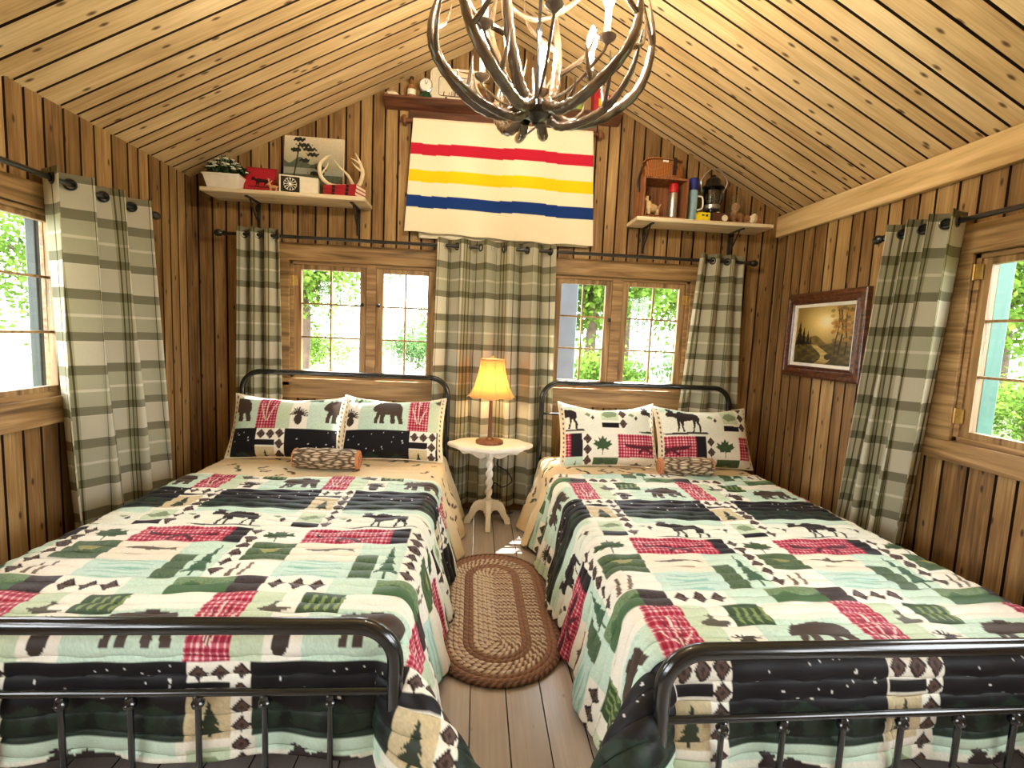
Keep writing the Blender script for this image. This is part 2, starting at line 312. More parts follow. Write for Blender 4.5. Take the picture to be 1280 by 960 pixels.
# ------------------------------------------------------------------ board walls
def boards(name,P,a0,a1,bfun,widths,mat,openings=(),g=.0065,gd=.016,thick=.07,blocks=None):
    w2=g*.5
    """boards side by side along a, running along b from bfun(a)[0] to bfun(a)[1]; openings (a0,a1,b0,b1)"""
    cuts=[a0]; 
    while cuts[-1]<a1-.06: cuts.append(cuts[-1]+random.choice(widths))
    cuts[-1]=a1
    if blocks: cuts=blocks
    groove=set(round(c,5) for c in cuts)
    extra=[o[i] for o in openings for i in (0,1) if a0<o[i]<a1]
    mid=RX if name=='wall_back' else None
    if mid is not None: extra.append(mid)
    allc=sorted(set(cuts+extra)); vs=[];fs=[];uvs=[];rn=[];jn=[]
    bid=-1; off=(0,0); r=0
    for p,q in zip(allc[:-1],allc[1:]):
        if q-p<1e-5: continue
        if round(p,5) in groove: r=random.random(); off=(random.random()*20,random.random()*20)
        ivs=[(None,None)]
        for o in openings:
            if p>=o[0]-1e-6 and q<=o[1]+1e-6:
                new=[]
                for lo,hi in ivs:
                    new+= [(lo,o[2]),(o[3],hi)]
                ivs=new
        gl=g if round(p,5) in groove else 0; gr=g if round(q,5) in groove else 0
        sec=[(p+(w2*.6 if gl else 0),gd if gl else 0),(p+gl,0),(q-gr,0),(q-(w2*.6 if gr else 0),gd if gr else 0),(q-(w2*.6 if gr else 0),thick),(p+(w2*.6 if gl else 0),thick)]
        for lo,hi in ivs:
            base=len(vs)
            for a,d in sec:
                b0=lo if lo is not None else bfun(a)[0]; vs.append(P(a,b0,d)); uvs.append((b0+off[0],a+off[1]))
            for a,d in sec:
                b1=hi if hi is not None else bfun(a)[1]; vs.append(P(a,b1,d)); uvs.append((b1+off[0],a+off[1]))
            F=[(0,1,7,6),(1,2,8,7),(2,3,9,8),(3,4,10,9),(4,5,11,10),(5,0,6,11),(0,5,4,3,2,1),(6,7,8,9,10,11)]
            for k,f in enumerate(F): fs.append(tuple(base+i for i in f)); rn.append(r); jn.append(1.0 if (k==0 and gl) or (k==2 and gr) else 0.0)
    me=bpy.data.meshes.new(name); me.from_pydata(vs,[],fs); me.update()
    u=me.uv_layers.new(name='UVMap'); li=np.empty(len(me.loops),np.int32); me.loops.foreach_get('vertex_index',li)
    u.data.foreach_set('uv',np.array(uvs,np.float32)[li].reshape(-1))
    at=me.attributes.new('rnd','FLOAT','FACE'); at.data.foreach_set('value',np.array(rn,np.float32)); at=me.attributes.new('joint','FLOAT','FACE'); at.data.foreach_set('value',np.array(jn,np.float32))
    bm=bmesh.new(); bm.from_mesh(me); bmesh.ops.recalc_face_normals(bm,faces=bm.faces); bm.to_mesh(me); bm.free()
    me.materials.append(M[mat]); o=bpy.data.objects.new(name,me); COL.objects.link(o); return struct(o)
roof=lambda x: EAVE+(RZ-EAVE)*((x-XL)/(RX-XL) if x<RX else (XR-x)/(XR-RX))
WL=(-1.385,-.31,.985,1.845); WR=(.555,1.635,.985,1.845)       # back window openings (x0,x1,z0,z1)
WRT=(-2.22,-1.57,.957,1.849); WLT=(-1.86,-1.12,.975,1.865)     # side window openings (y0,y1,z0,z1)
WR2=(-5.0,-2.75,.85,2.05); WL2=(-5.0,-2.75,.85,2.05)         # unseen side windows, added behind the camera to bring in daylight
bw=[.088,.1,.112,.094,.125]
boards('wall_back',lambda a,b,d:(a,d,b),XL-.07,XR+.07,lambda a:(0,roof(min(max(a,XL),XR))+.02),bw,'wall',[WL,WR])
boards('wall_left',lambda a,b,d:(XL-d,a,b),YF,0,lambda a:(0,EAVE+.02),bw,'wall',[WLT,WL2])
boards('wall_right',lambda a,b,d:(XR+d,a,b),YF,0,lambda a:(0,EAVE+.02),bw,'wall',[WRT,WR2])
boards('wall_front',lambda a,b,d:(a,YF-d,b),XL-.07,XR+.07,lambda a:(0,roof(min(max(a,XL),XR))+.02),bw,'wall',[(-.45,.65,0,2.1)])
ul=(Vector((RX,0,RZ))-Vector((XL,0,EAVE))); LL=ul.length; ul/=LL
ur=(Vector((RX,0,RZ))-Vector((XR,0,EAVE))); LR=ur.length; ur/=LR
nl=Vector((-ul.z,0,ul.x)); nr=Vector((ur.z,0,-ur.x))
def PLc(a,b,d): v=Vector((XL,a,EAVE))+ul*b+nl*d; return (v.x,v.y,v.z)
def PRc(a,b,d): v=Vector((XR,a,EAVE))+ur*b+nr*d; return (v.x,v.y,v.z)
cw=[.085,.1,.115,.13]
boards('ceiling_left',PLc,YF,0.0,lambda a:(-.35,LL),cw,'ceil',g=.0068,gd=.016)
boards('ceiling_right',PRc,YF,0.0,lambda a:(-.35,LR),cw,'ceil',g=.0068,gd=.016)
fx=[.023+.1365*k for k in range(-16,18)]
fx=[x for x in fx if XL+.03<x<XR-.03]; fx=[XL-.07]+fx+[XR+.07]
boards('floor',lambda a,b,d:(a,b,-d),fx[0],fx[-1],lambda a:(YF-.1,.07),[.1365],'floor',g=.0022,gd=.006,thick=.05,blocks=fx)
# sheathing behind the boards so that no daylight comes through the joints
def sheath(name,P,a0,a1,bfun,openings,d0,d1,extra=()):
    mb=MB(); cuts=sorted(set([a0,a1]+[o[i] for o in openings for i in (0,1)]+list(extra)))
    for p,q in zip(cuts[:-1],cuts[1:]):
        ivs=[(None,None)]
        for o in openings:
            if p>=o[0]-1e-6 and q<=o[1]+1e-6: ivs=[x for lo,hi in ivs for x in ((lo,o[2]),(o[3],hi))]
        for lo,hi in ivs:
            c=[(a,(lo if lo is not None else bfun(a)[0]),d) for d in (d0,d1) for a in (p,q)]+[(a,(hi if hi is not None else bfun(a)[1]),d) for d in (d0,d1) for a in (p,q)]
            mb.add([P(*x) for x in c],[(0,1,5,4),(2,6,7,3),(0,4,6,2),(1,3,7,5),(0,2,3,1),(4,5,7,6)])
    return struct(put(name,mb,'ply'))
gab=lambda a:(-.1,roof(min(max(a,XL),XR))+.1)
sheath('sheathing_2',lambda a,b,d:(a,d,b),XL-.1,XR+.1,gab,[WL,WR],.071,.10,(XL,RX,XR))
sheath('sheathing_3',lambda a,b,d:(XL-d,a,b),YF,.1,lambda a:(-.1,EAVE+.1),[WLT,WL2],.071,.10)
sheath('sheathing_4',lambda a,b,d:(XR+d,a,b),YF,.1,lambda a:(-.1,EAVE+.1),[WRT,WR2],.071,.10)
sheath('sheathing_5',PLc,YF-.1,.4,lambda a:(-.45,LL+.03),[],.071,.10)
sheath('sheathing_6',PRc,YF-.1,.4,lambda a:(-.45,LR+.03),[],.071,.10)
# trims
def trim(name,boxes,mat,bev=.004):
    mb=MB()
    for b in boxes: mb.box(*b)
    return struct(put(name,mb,mat,bevel=bev))
trim('trim_1',[((XR-.035,YF,2.215),(XR,-.001,2.372))],'beam')
trim('baseboard_back',[((XL,-.02,0),(XR,0,.11))],'trimx')
trim('baseboard_left',[((XL,YF,0),(XL+.02,-.02,.11))],'trim')
trim('baseboard_right',[((XR-.02,YF,0),(XR,-.02,.11))],'trim')
# ------------------------------------------------------------------ windows
def build_window(name,P,op,casing,sashes,mats,cols=2,rows=3,knobs=(),hinges=(),mull=()):
    a0,a1,b0,b1=op
    def bx(mb,p,q):
        c=[P(*p),P(*q)]; mb.box([min(c[0][i],c[1][i]) for i in range(3)],[max(c[0][i],c[1][i]) for i in range(3)])
    cas=MB()
    for p,q in casing: bx(cas,p,q)
    # jamb lining through the wall
    t=.025
    bx(cas,(a0,b0,-.09),(a0+t,b1,0)); bx(cas,(a1-t,b0,-.09),(a1,b1,0)); bx(cas,(a0,b0,-.09),(a1,b0+t,0)); bx(cas,(a0,b1-t,-.09),(a1,b1,0))
    for m0,m1 in mull: bx(cas,(m0,b0,-.09),(m1,b1,.004))
    top=struct(put(name,cas,mats[0],bevel=.003))
    for (s0,s1,z0,z1,st,rt) in sashes:
        sm=MB(); d0,d1=-.05,-.012
        bx(sm,(s0,z0,d0),(s0+st,z1,d1)); bx(sm,(s1-st,z0,d0),(s1,z1,d1)); bx(sm,(s0+st,z0,d0),(s1-st,z0+rt,d1)); bx(sm,(s0+st,z1-rt,d0),(s1-st,z1,d1))
        so=put('sash',sm,mats[1],top,bevel=.002)
        mu=MB(); w=(s1-s0-2*st)/cols; h=(z1-z0-2*rt)/rows; q=.006
        for k in range(1,cols): bx(mu,(s0+st+k*w-q,z0+rt,-.042),(s0+st+k*w+q,z1-rt,-.02))
        for k in range(1,rows): bx(mu,(s0+st,z0+rt+k*h-q,-.0415),(s1-st,z0+rt+k*h+q,-.0205))
        put('muntin_grid',mu,mats[1],so)
        gl=MB(); bx(gl,(s0+st,z0+rt,-.033),(s1-st,z1-rt,-.030)); put('pane',gl,'glass',so)
    for (ka,kb) in knobs:
        mb=MB(); c=P(ka,kb,.0); d=Vector(P(ka,kb,1))-Vector(c); mm=d.to_track_quat('Z','Y').to_matrix()
        mb.lathe([(.006,-.015),(.006,.012),(.013,.018),(.015,.026),(.010,.034),(0,.036)],14,c,mm); put('knob',mb,'darkprint',top)
    for (ha,hb) in hinges:
        mb=MB(); bx(mb,(ha-.035,hb-.035,-.004),(ha-.006,hb+.035,.006)); bx(mb,(ha+.006,hb-.035,-.004),(ha+.035,hb+.035,.006))
        mb.tube([P(ha,hb-.037,.006),P(ha,hb+.037,.006)],.006,8); put('hinge',mb,'brass',top)
    return top
Pb=lambda a,b,d:(a,-d,b); Pl=lambda a,b,d:(XL+d,a,b); Pr=lambda a,b,d:(XR-d,a,b)
for nm,op,sa in (('window_1',WL,[(-1.36,-.835),(-.765,-.335)]),('window_2',WR,[(.58,1.025),(1.105,1.61)])):
    a0,a1,b0,b1=op
    casing=[((a0-.16,b1,0),(a1+.16,b1+.125,.022)),((a0-.14,b0-.06,0),(a0,b1,.02)),((a1,b0-.06,0),(a1+.14,b1,.02)),((a0-.16,b0-.03,0),(a1+.16,b0,.05)),((a0-.14,b0-.15,0),(a1+.14,b0-.03,.02))]
    build_window(nm,Pb,op,casing,[(s0,s1,b0+.02,b1-.02,.05,.04) for s0,s1 in sa],('trimx','trimz'),knobs=[((sa[0][1]-.025),1.545),((sa[1][0]+.025),1.545)] if nm=='window_1' else [(sa[0][1]-.02,1.52)],mull=[(sa[0][1],sa[1][0])],hinges=[(sa[0][0]-.004,1.70)] if nm=='window_1' else [(sa[1][1]+.004,1.70)])
a0,a1,b0,b1=WRT
build_window('window_3',Pr,WRT,[((a0-.14,b1,0),(a1+.13,b1+.14,.022)),((a1,b0-.09,0),(a1+.13,b1,.02)),((a0-.14,b0-.09,0),(a0,b1,.02)),((a0-.14,b0-.10,0),(a1+.13,b0,.03))],[(a0+.015,a1-.01,b0+.015,b1-.015,.055,.04)],('trim','trimz'),hinges=[(a1-.004,1.762),(a1-.004,1.08)])
a0,a1,b0,b1=WLT
build_window('window_4',Pl,WLT,[((a0-.14,b1,0),(a1+.14,b1+.11,.022)),((a1,b0-.12,0),(a1+.11,b1,.02)),((a0-.14,b0-.09,0),(a0,b1,.02)),((a0-.14,b0-.13,0),(a1+.14,b0,.03))],[(a0+.015,a1-.01,b0+.015,b1-.015,.04,.035)],('trim','trimz'))
for nm,Pq,op in (('added_window_5',Pr,WR2),('added_window_6',Pl,WL2)):  # extra windows out of view, put in to brighten the room
    a0,a1,b0,b1=op; m=(a0+a1)/2
    build_window(nm,Pq,op,[((a0-.13,b1,0),(a1+.13,b1+.12,.022)),((a1,b0-.09,0),(a1+.12,b1,.02)),((a0-.12,b0-.09,0),(a0,b1,.02)),((a0-.13,b0-.10,0),(a1+.13,b0,.03))],[(a0+.015,m-.03,b0+.015,b1-.015,.045,.04),(m+.03,a1-.015,b0+.015,b1-.015,.045,.04)],('trim','trimz'),mull=[(m-.03,m+.03)])
dm=MB()  # unseen front door, added shut to keep daylight off the bed fronts
for k in range(8): dm.box((-.45+k*.1375+.002,YF-.05,.005),(-.45+(k+1)*.1375-.002,YF-.012,2.095))
for z in (.25,1.05,1.8): dm.box((-.44,YF-.014,z),(.64,YF+.012,z+.13))
d=struct(put('added_door_1',dm,'trimz',bevel=.002)); put('handle',MB().tube(bez([(.56,YF+.012,.98),(.56,YF+.05,1.0),(.56,YF+.05,1.12),(.56,YF+.012,1.14)],6),.008,8),'metal',d)
# ------------------------------------------------------------------ curtains and rods
def rod(name,p,q,label,ends=(1,1),brackets=(),wall=None):
    t=thing(name,label,'curtain rod',p); p=Vector(p); q=Vector(q); L=q-p
    put('pole',MB().tube([(0,0,0),L],.0125,14),'rod',t)
    d=L.normalized(); mm=d.to_track_quat('Z','Y').to_matrix(); prof=[(.011,0),(.017,.004),(.017,.012),(.010,.018),(.020,.028),(.026,.045),(.023,.062),(.012,.076),(0,.08)]
    if ends[1]: put('finial',MB().lathe(prof,16,L,mm),'rod',t)
    if ends[0]: put('finial',MB().lathe(prof,16,(0,0,0),(-d).to_track_quat('Z','Y').to_matrix()),'rod',t)
    for s in brackets:
        b=L*s; w=Vector(wall); mb=MB(); mb.tube([b,b+w],.007,8); e=b+w; mb.lathe([(.022,0),(.022,.006),(.012,.008)],14,e-w.normalized()*.008,w.normalized().to_track_quat('Z','Y').to_matrix()); put('bracket',mb,'rod',t)
    return t
ZR=1.995
rod('curtain_rod',(-1.79,-.1,ZR),(-.02,-.1,ZR),'black curtain rod over the left back window, behind the left headboard',(1,0),(.05,.97),(0,.098,0))
rod('curtain_rod',(.17,-.1,ZR),(2.03,-.1,ZR),'black curtain rod over the right back window, behind the right headboard',(0,1),(.03,.95),(0,.098,0))
rod('curtain_rod',(XL+.1,-2.35,ZR),(XL+.1,-.615,ZR),'black curtain rod along the left wall above the left side window',(1,1),(.08,.94),(-.098,0,0))
rod('curtain_rod',(XR-.1,-2.5,ZR),(XR-.1,-1.14,ZR),'black curtain rod along the right wall above the hinged window',(1,1),(.08,.9),(.098,0,0))
def curtain(label,P,top,bot,zb,nf,amp,width,ph=0,uo=0,zt=2.045,sharp=1.0,edge=None):
    nu=nf*22+1; nv=90; s=np.linspace(0,1,nu)[None,:]; t=np.linspace(0,1,nv)[:,None]
    a=(top[0]+(top[1]-top[0])*s)*(1-t)+(bot[0]+(bot[1]-bot[0])*s)*t
    z=zt+(zb-zt)*t+0*s
    phs=2*PI*nf*s+ph
    wob=np.sin(3.1*t+4*s)*.6*t
    d=amp*(np.sin(phs+wob)+.25*np.sin(2*phs+1.3+1.5*t)*t)*(1-.25*t)
    a=a+amp*.42*np.sin(2*phs+.6)*(.45+.55*t)/1.4
    X=np.zeros((nv,nu,3))
    pts=np.array([P(0,0,0),P(1,0,0),P(0,1,0),P(0,0,1)],float); o=pts[0]
    X=o+a[...,None]*(pts[1]-o)+z[...,None]*(pts[2]-o)+d[...,None]*(pts[3]-o)
    uv=np.stack([np.broadcast_to(s*width+uo,(nv,nu)),z],-1)
    ob=gridobj('curtain',X,'curtain',uv=uv); tag(ob,label,'curtain')
    sd=ob.modifiers.new('thickness','SOLIDIFY'); sd.thickness=.003; sd.offset=0
    # grommets where the cloth crosses the rod
    k=0
    for i in range(-2,2*nf+3):
        sv=(PI*i-ph)/(2*PI*nf)
        if .02<sv<.98:
            av=top[0]+(top[1]-top[0])*sv
            c=Vector(P(av,ZR,0)); ta=(Vector(P(1,0,0))-Vector(P(0,0,0)))
            td=(Vector(P(0,0,1))-Vector(P(0,0,0)))
            n=(ta*.55+td*(.8 if i%2==0 else -.8)).normalized()
            # ring in the plane of the cloth
            e1=Vector((0,0,1)); e2=n
            mb=MB(); mb.tube([c+(e1*math.cos(q)+e2*math.sin(q))*.023 for q in np.linspace(0,2*PI,21)[:-1]],.0055,6,closed=True)
            put('grommet',mb,'rod',ob)
    return ob
Pcb=lambda a,b,d:(a,-.1-d,b); Pcl=lambda a,b,d:(XL+.1+d,a,b); Pcr=lambda a,b,d:(XR-.1-d,a,b)
curtain('narrow plaid curtain at far left of back wall beside left headboard',Pcb,(-1.706,-1.425),(-1.745,-1.405),.1,3,.046,.62,.4,.1)
curtain('wide plaid curtain in the middle of back wall behind the lamp',Pcb,(-.307,.547),(-.33,.60),.07,5,.062,1.35,1.2,.02)
curtain('plaid curtain at far right of back wall by right headboard',Pcb,(1.643,1.985),(1.50,2.07),.1,3,.046,.66,.2,.3)
curtain('plaid curtain on the left wall beside the left side window',Pcl,(-1.325,-.70),(-1.25,-.50),.12,3,.076,.95,2.2,.0)
curtain('plaid curtain on the right wall between picture and hinged window',Pcr,(-1.575,-1.215),(-1.45,-1.03),.12,3,.070,.70,2.0,.15)
# ------------------------------------------------------------------ quilt print
TU,TV=.665,1.35; RES=.0025
C=lambda *c: s2l(c)
cream=C(242,238,222); pale=C(200,216,184); mint=C(200,224,204); ink=C(18,14,16); brown=C(70,52,46); dkg=C(54,78,46); olive=C(160,164,112); red=C(150,18,48); tan=C(206,190,150); sage=C(132,150,112)
nu_,nv_=int(round(TU/RES)),int(round(TV/RES))
Ug,Vg=np.meshgrid((np.arange(nu_)+.5)*RES,(np.arange(nv_)+.5)*RES)
tile=np.empty((nv_,nu_,3)); tile[:]=cream
def wraps(u0,u1,v0,v1):
    for du in (-TU,0,TU):
        for dv in (-TV,0,TV):
            if u1+du<0 or u0+du>TU or v1+dv<0 or v0+dv>TV: continue
            yield du,dv
def rect(u0,u1,v0,v1,c,var=0):
    for du,dv in wraps(u0,u1,v0,v1):
        m=(Ug>=u0+du)&(Ug<u1+du)&(Vg>=v0+dv)&(Vg<v1+dv); tile[m]=c
        if var: tile[m]*= (1+var*(rng.random((m.sum(),1))-.5))
def inpoly(U,V,pts):
    ins=np.zeros(U.shape,bool); n=len(pts)
    for i in range(n):
        x0,y0=pts[i]; x1,y1=pts[(i+1)%n]
        if y0==y1: continue
        c=((y0>V)!=(y1>V))&(U<(x1-x0)*(V-y0)/(y1-y0)+x0); ins^=c
    return ins
def poly(pts,c):
    us=[p[0] for p in pts]; vs=[p[1] for p in pts]
    for du,dv in wraps(min(us),max(us),min(vs),max(vs)):
        tile[inpoly(Ug-du,Vg-dv,pts)]=c
def sil(shape,u0,u1,v0,v1,c,flip=False):
    poly([((u1-(u1-u0)*x) if flip else (u0+(u1-u0)*x),v1-(v1-v0)*y) for x,y in shape],c)
def dia(u,v,w=.028,h=.032):
    poly([(u-w,v),(u,v-h),(u+w,v),(u,v+h)],C(40,28,26)); poly([(u-w*.72,v),(u,v-h*.72),(u+w*.72,v),(u,v+h*.72)],C(92,70,60)); poly([(u-w*.3,v),(u,v-h*.3),(u+w*.3,v),(u,v+h*.3)],C(52,36,32))
def plaid(u0,u1,v0,v1):
    for du,dv in wraps(u0,u1,v0,v1):
        m=(Ug>=u0+du)&(Ug<u1+du)&(Vg>=v0+dv)&(Vg<v1+dv); a=np.mod(Ug[m]-u0-du,.019)<.006; b=np.mod(Vg[m]-v0-dv,.019)<.006
        c=np.where((a&b)[:,None],C(244,214,208),np.where((a|b)[:,None],C(206,92,112),red)); tile[m]=c
bear=[(0,.55),(.03,.68),(.1,.8),(.16,.86),(.19,.93),(.24,.87),(.34,.92),(.5,.95),(.68,.93),(.84,.86),(.94,.7),(.97,.5),(.95,.3),(1,.08),(1,0),(.86,0),(.85,.1),(.78,.32),(.72,.3),(.76,.1),(.74,0),(.62,0),(.6,.14),(.58,.36),(.42,.36),(.4,.14),(.42,0),(.28,0),(.27,.14),(.26,.34),(.2,.12),(.2,0),(.08,0),(.1,.2),(.14,.46),(.06,.48)]
moose=[(0,.68),(.02,.78),(.08,.8),(.02,.92),(.1,1),(.12,.9),(.16,.98),(.2,.86),(.26,.9),(.22,.78),(.3,.76),(.42,.84),(.6,.78),(.84,.76),(.95,.66),(.97,.5),(.93,.36),(.98,.2),(.96,0),(.91,0),(.91,.2),(.84,.4),(.8,.2),(.76,0),(.71,0),(.76,.24),(.76,.46),(.5,.42),(.46,.2),(.48,0),(.43,0),(.41,.22),(.38,.44),(.36,.2),(.3,0),(.26,0),(.31,.24),(.3,.52),(.2,.6),(.12,.62),(.06,.6)]
pine=[(.5,1),(.6,.82),(.55,.82),(.72,.6),(.62,.6),(.84,.36),(.68,.38),(1,.1),(.56,.14),(.56,0),(.44,0),(.44,.14),(0,.1),(.32,.38),(.16,.36),(.38,.6),(.28,.6),(.45,.82),(.4,.82)]
leaf=[(.5,1),(.58,.8),(.7,.86),(.68,.66),(.92,.76),(.88,.62),(1,.56),(.76,.38),(.8,.28),(.53,.32),(.52,0),(.48,0),(.47,.32),(.2,.28),(.24,.38),(0,.56),(.12,.62),(.08,.76),(.32,.66),(.3,.86),(.42,.8)]
fish=[(0,.5),(.15,.7),(.4,.85),(.48,1),(.55,.82),(.8,.6),(1,.85),(.96,.5),(1,.2),(.8,.42),(.5,.2),(.2,.3)]
canoe=[(0,.75),(.08,.62),(.5,.5),(.92,.6),(1,.74),(.94,.42),(.8,.34),(.62,.3),(.74,.04),(.68,0),(.52,.28),(.40,.02),(.34,.06),(.42,.3),(.2,.34),(.06,.44)]
goose=[(0,.3),(.2,.1),(.6,0),(.9,.14),(1,.3),(.8,.36),(.6,.34),(.5,.5),(.62,.8),(.5,1),(.36,.96),(.3,.86),(.42,.84),(.4,.6),(.3,.44)]
def pinecone(u,v,s,c):
    ell=lambda cu,cv,a,b:[(cu+a*math.cos(q),cv+b*math.sin(q)) for q in np.linspace(0,2*PI,18)[:-1]]
    poly(ell(u,v+.03*s,.022*s,.032*s),c)
    for ang in np.linspace(-3.3,.15,11):
        l=.050*(1 if int(ang*7)%2 else .8); x,y=u+l*s*math.cos(ang),v-.004*s+l*.85*s*math.sin(ang); nx,ny=-math.sin(ang)*.0032*s,math.cos(ang)*.0032*s
        poly([(u-nx,v-.004*s-ny),(x-nx,y-ny),(x+nx,y+ny),(u+nx,v-.004*s+ny)],c)
    poly([(u,v-.004*s),(u+.05*s,v+.008*s),(u+.05*s,v+.014*s),(u,v+.003*s)],c)
# row: bears, pinecones and the tall check panel
rect(.13,.22,0,.32,pale,.15); rect(.22,.33,.0,.32,cream); rect(.33,.665,.10,.32,mint,.2); rect(.50,.665,0,.1,cream)
rect(.28,.41,0,.125,dkg,.5)
for k in range(4): poly([(.30+.03*k,.10),(.315+.03*k,.02),(.325+.03*k,.03),(.312+.03*k,.11)],C(130,150,90))
sil(goose,.165,.265,.05,.125,C(90,84,70)); pinecone(.27,.225,1.15,C(58,46,38)); sil(bear,.42,.63,.10,.275,C(72,58,48))
plaid(0,.13,0,.32)
for k,(x,h) in enumerate(((-.03,.12),(-.015,.17),(0,.2),(.018,.18),(.035,.12))): poly([(.062+x*.2,.27),(.064+x*1.5-.003,.27-h),(.064+x*1.5+.003,.27-h),(.068+x*.2,.27)],C(110,30,44) if k%2 else C(240,214,200))
# row: night landscape with stars and trees
rect(.19,.68,.32,.60,C(15,12,15),.3)
gm=[(.19,.60),(.19,.50),(.26,.47),(.33,.51),(.42,.46),(.52,.50),(.60,.47),(.68,.51),(.68,.60)]; poly(gm,C(32,48,35))
for k,x in enumerate((.23,.29,.36,.41,.48,.55,.61,.65)): h=.10+.05*((k*7)%3)/2; sil(pine,x-.035,x+.035,.59-h,.59,C(14,20,14) if k%2 else C(24,36,24))
for k in range(22):
    x,y=.2+.47*rng.random(),.33+.13*rng.random(); z=.0026+.0022*(k%3==0); poly([(x-z,y),(x,y-z),(x+z,y),(x,y+z)],C(235,235,230))
rect(.015,.19,.32,.60,cream)
dia(.048,.358); dia(.107,.358); rect(.018,.138,.395,.432,ink); rect(.018,.138,.44,.60,tan,.25); sil(pine,.04,.12,.455,.595,C(48,58,40))
rect(.138,.192,.32,.83,cream)
# row: moose
rect(.19,.68,.60,.83,C(234,236,218),.1); rect(.2,.66,.60,.66,mint)
sil(moose,.30,.53,.625,.80,C(44,34,32)); poly([(.26,.808),(.56,.800),(.57,.812),(.3,.82)],C(60,48,42))
for x in (.235,.605): poly([(x-.03,.70),(x-.01,.685),(x+.012,.70),(x,.715)],sage); poly([(x+.01,.72),(x+.025,.705),(x+.035,.722),(x+.02,.737)],C(70,50,44))
rect(.02,.135,.63,.74,pale); poly([(.025,.70),(.05,.67),(.09,.66),(.13,.685),(.12,.71),(.06,.722)],sage); rect(.02,.135,.755,.79,ink)
for k in range(7): dia(.165,.352+.068*k)
# row: maple leaf, canoe on check, black patch
rect(-.125,.12,.83,.98,cream); sil(leaf,-.05,.085,.84,.97,C(60,84,52)); plaid(.12,.48,.83,.98); sil(canoe,.16,.44,.855,.955,C(84,30,40)); rect(.48,.55,.83,.98,C(30,24,28))
rect(.55,.615,.83,1.26,cream)
# row: trout, green squares, pines
rect(.12,.38,.98,1.12,C(236,226,204)); rect(.38,.55,.98,1.12,mint,.15); rect(-.045,.12,.98,1.12,C(74,96,62),.6); poly([(-.01,1.03),(.03,1.015),(.08,1.03),(.06,1.055),(.02,1.06)],C(150,150,90))
sil(fish,.16,.36,1.01,1.06,C(96,84,66)); poly([(.17,1.075),(.3,1.07),(.34,1.078),(.2,1.083)],C(160,150,120))
rect(.12,.38,1.12,1.26,C(196,222,208),.1); 
for k in range(6): y=1.14+.02*k; poly([(.13,y),(.25,y-.006),(.37,y),(.25,y+.003)],C(150,196,180))
rect(.38,.46,1.07,1.26,C(78,100,70),.5); rect(.46,.555,.98,1.26,mint,.1); sil(pine,.463,.553,1.0,1.24,C(62,96,70))
for k in range(6): dia(.583,.865+.068*k)
poly([(-.04,1.24),(-.02,1.16),(-.012,1.165),(-.02,1.24)],C(110,92,76)); poly([(.0,1.24),(.02,1.15),(.03,1.16),(.015,1.24)],C(128,110,92))
# row: three diamonds and hill strip
rect(.125,.34,1.26,1.35,cream); 
for u in (.165,.232,.299): dia(u,1.305,.032,.034)
rect(.34,.49,1.26,1.35,mint,.1); rect(.49,.70,1.26,1.35,C(112,138,98),.5); poly([(.49,1.35),(.49,1.31),(.55,1.28),(.62,1.31),(.68,1.285),(.70,1.3),(.70,1.35)],C(70,104,66)); rect(.685,.785,1.26,1.35,C(58,46,46),.8)
# printed speckle of the cotton
tile*= (1+.10*(rng.random((nv_,nu_,1))-.5))
tile=np.clip(tile,0,1)
def sample(u,v):
    i=np.floor(np.mod(v,TV)/RES).astype(int)%nv_; j=np.floor(np.mod(u,TU)/RES).astype(int)%nu_
    return tile[i,j]
# reverse print of the turned-down part
def reverse_print(x,y):
    c=np.empty(x.shape+(3,)); c[:]=C(232,212,172); c*= (1+.08*(rng.random(x.shape+(1,))-.5))
    r2=np.random.default_rng(3)
    for k in range(70):
        cx,cy=r2.uniform(x.min(),x.max()),r2.uniform(y.min(),y.max()); s=r2.uniform(.7,1.3); a=r2.uniform(0,PI); ca,sa=math.cos(a),math.sin(a)
        X=(x-cx)*ca+(y-cy)*sa; Y=-(x-cx)*sa+(y-cy)*ca
        m=((X/(.024*s))**2+(Y/(.010*s))**2<1)|(((X-.028*s)/(.012*s))**2+((Y-.014*s)/(.012*s))**2<1)
        c[m]=[C(66,54,44),C(92,98,66),C(110,84,60)][k%3]
    return np.clip(c,0,1)
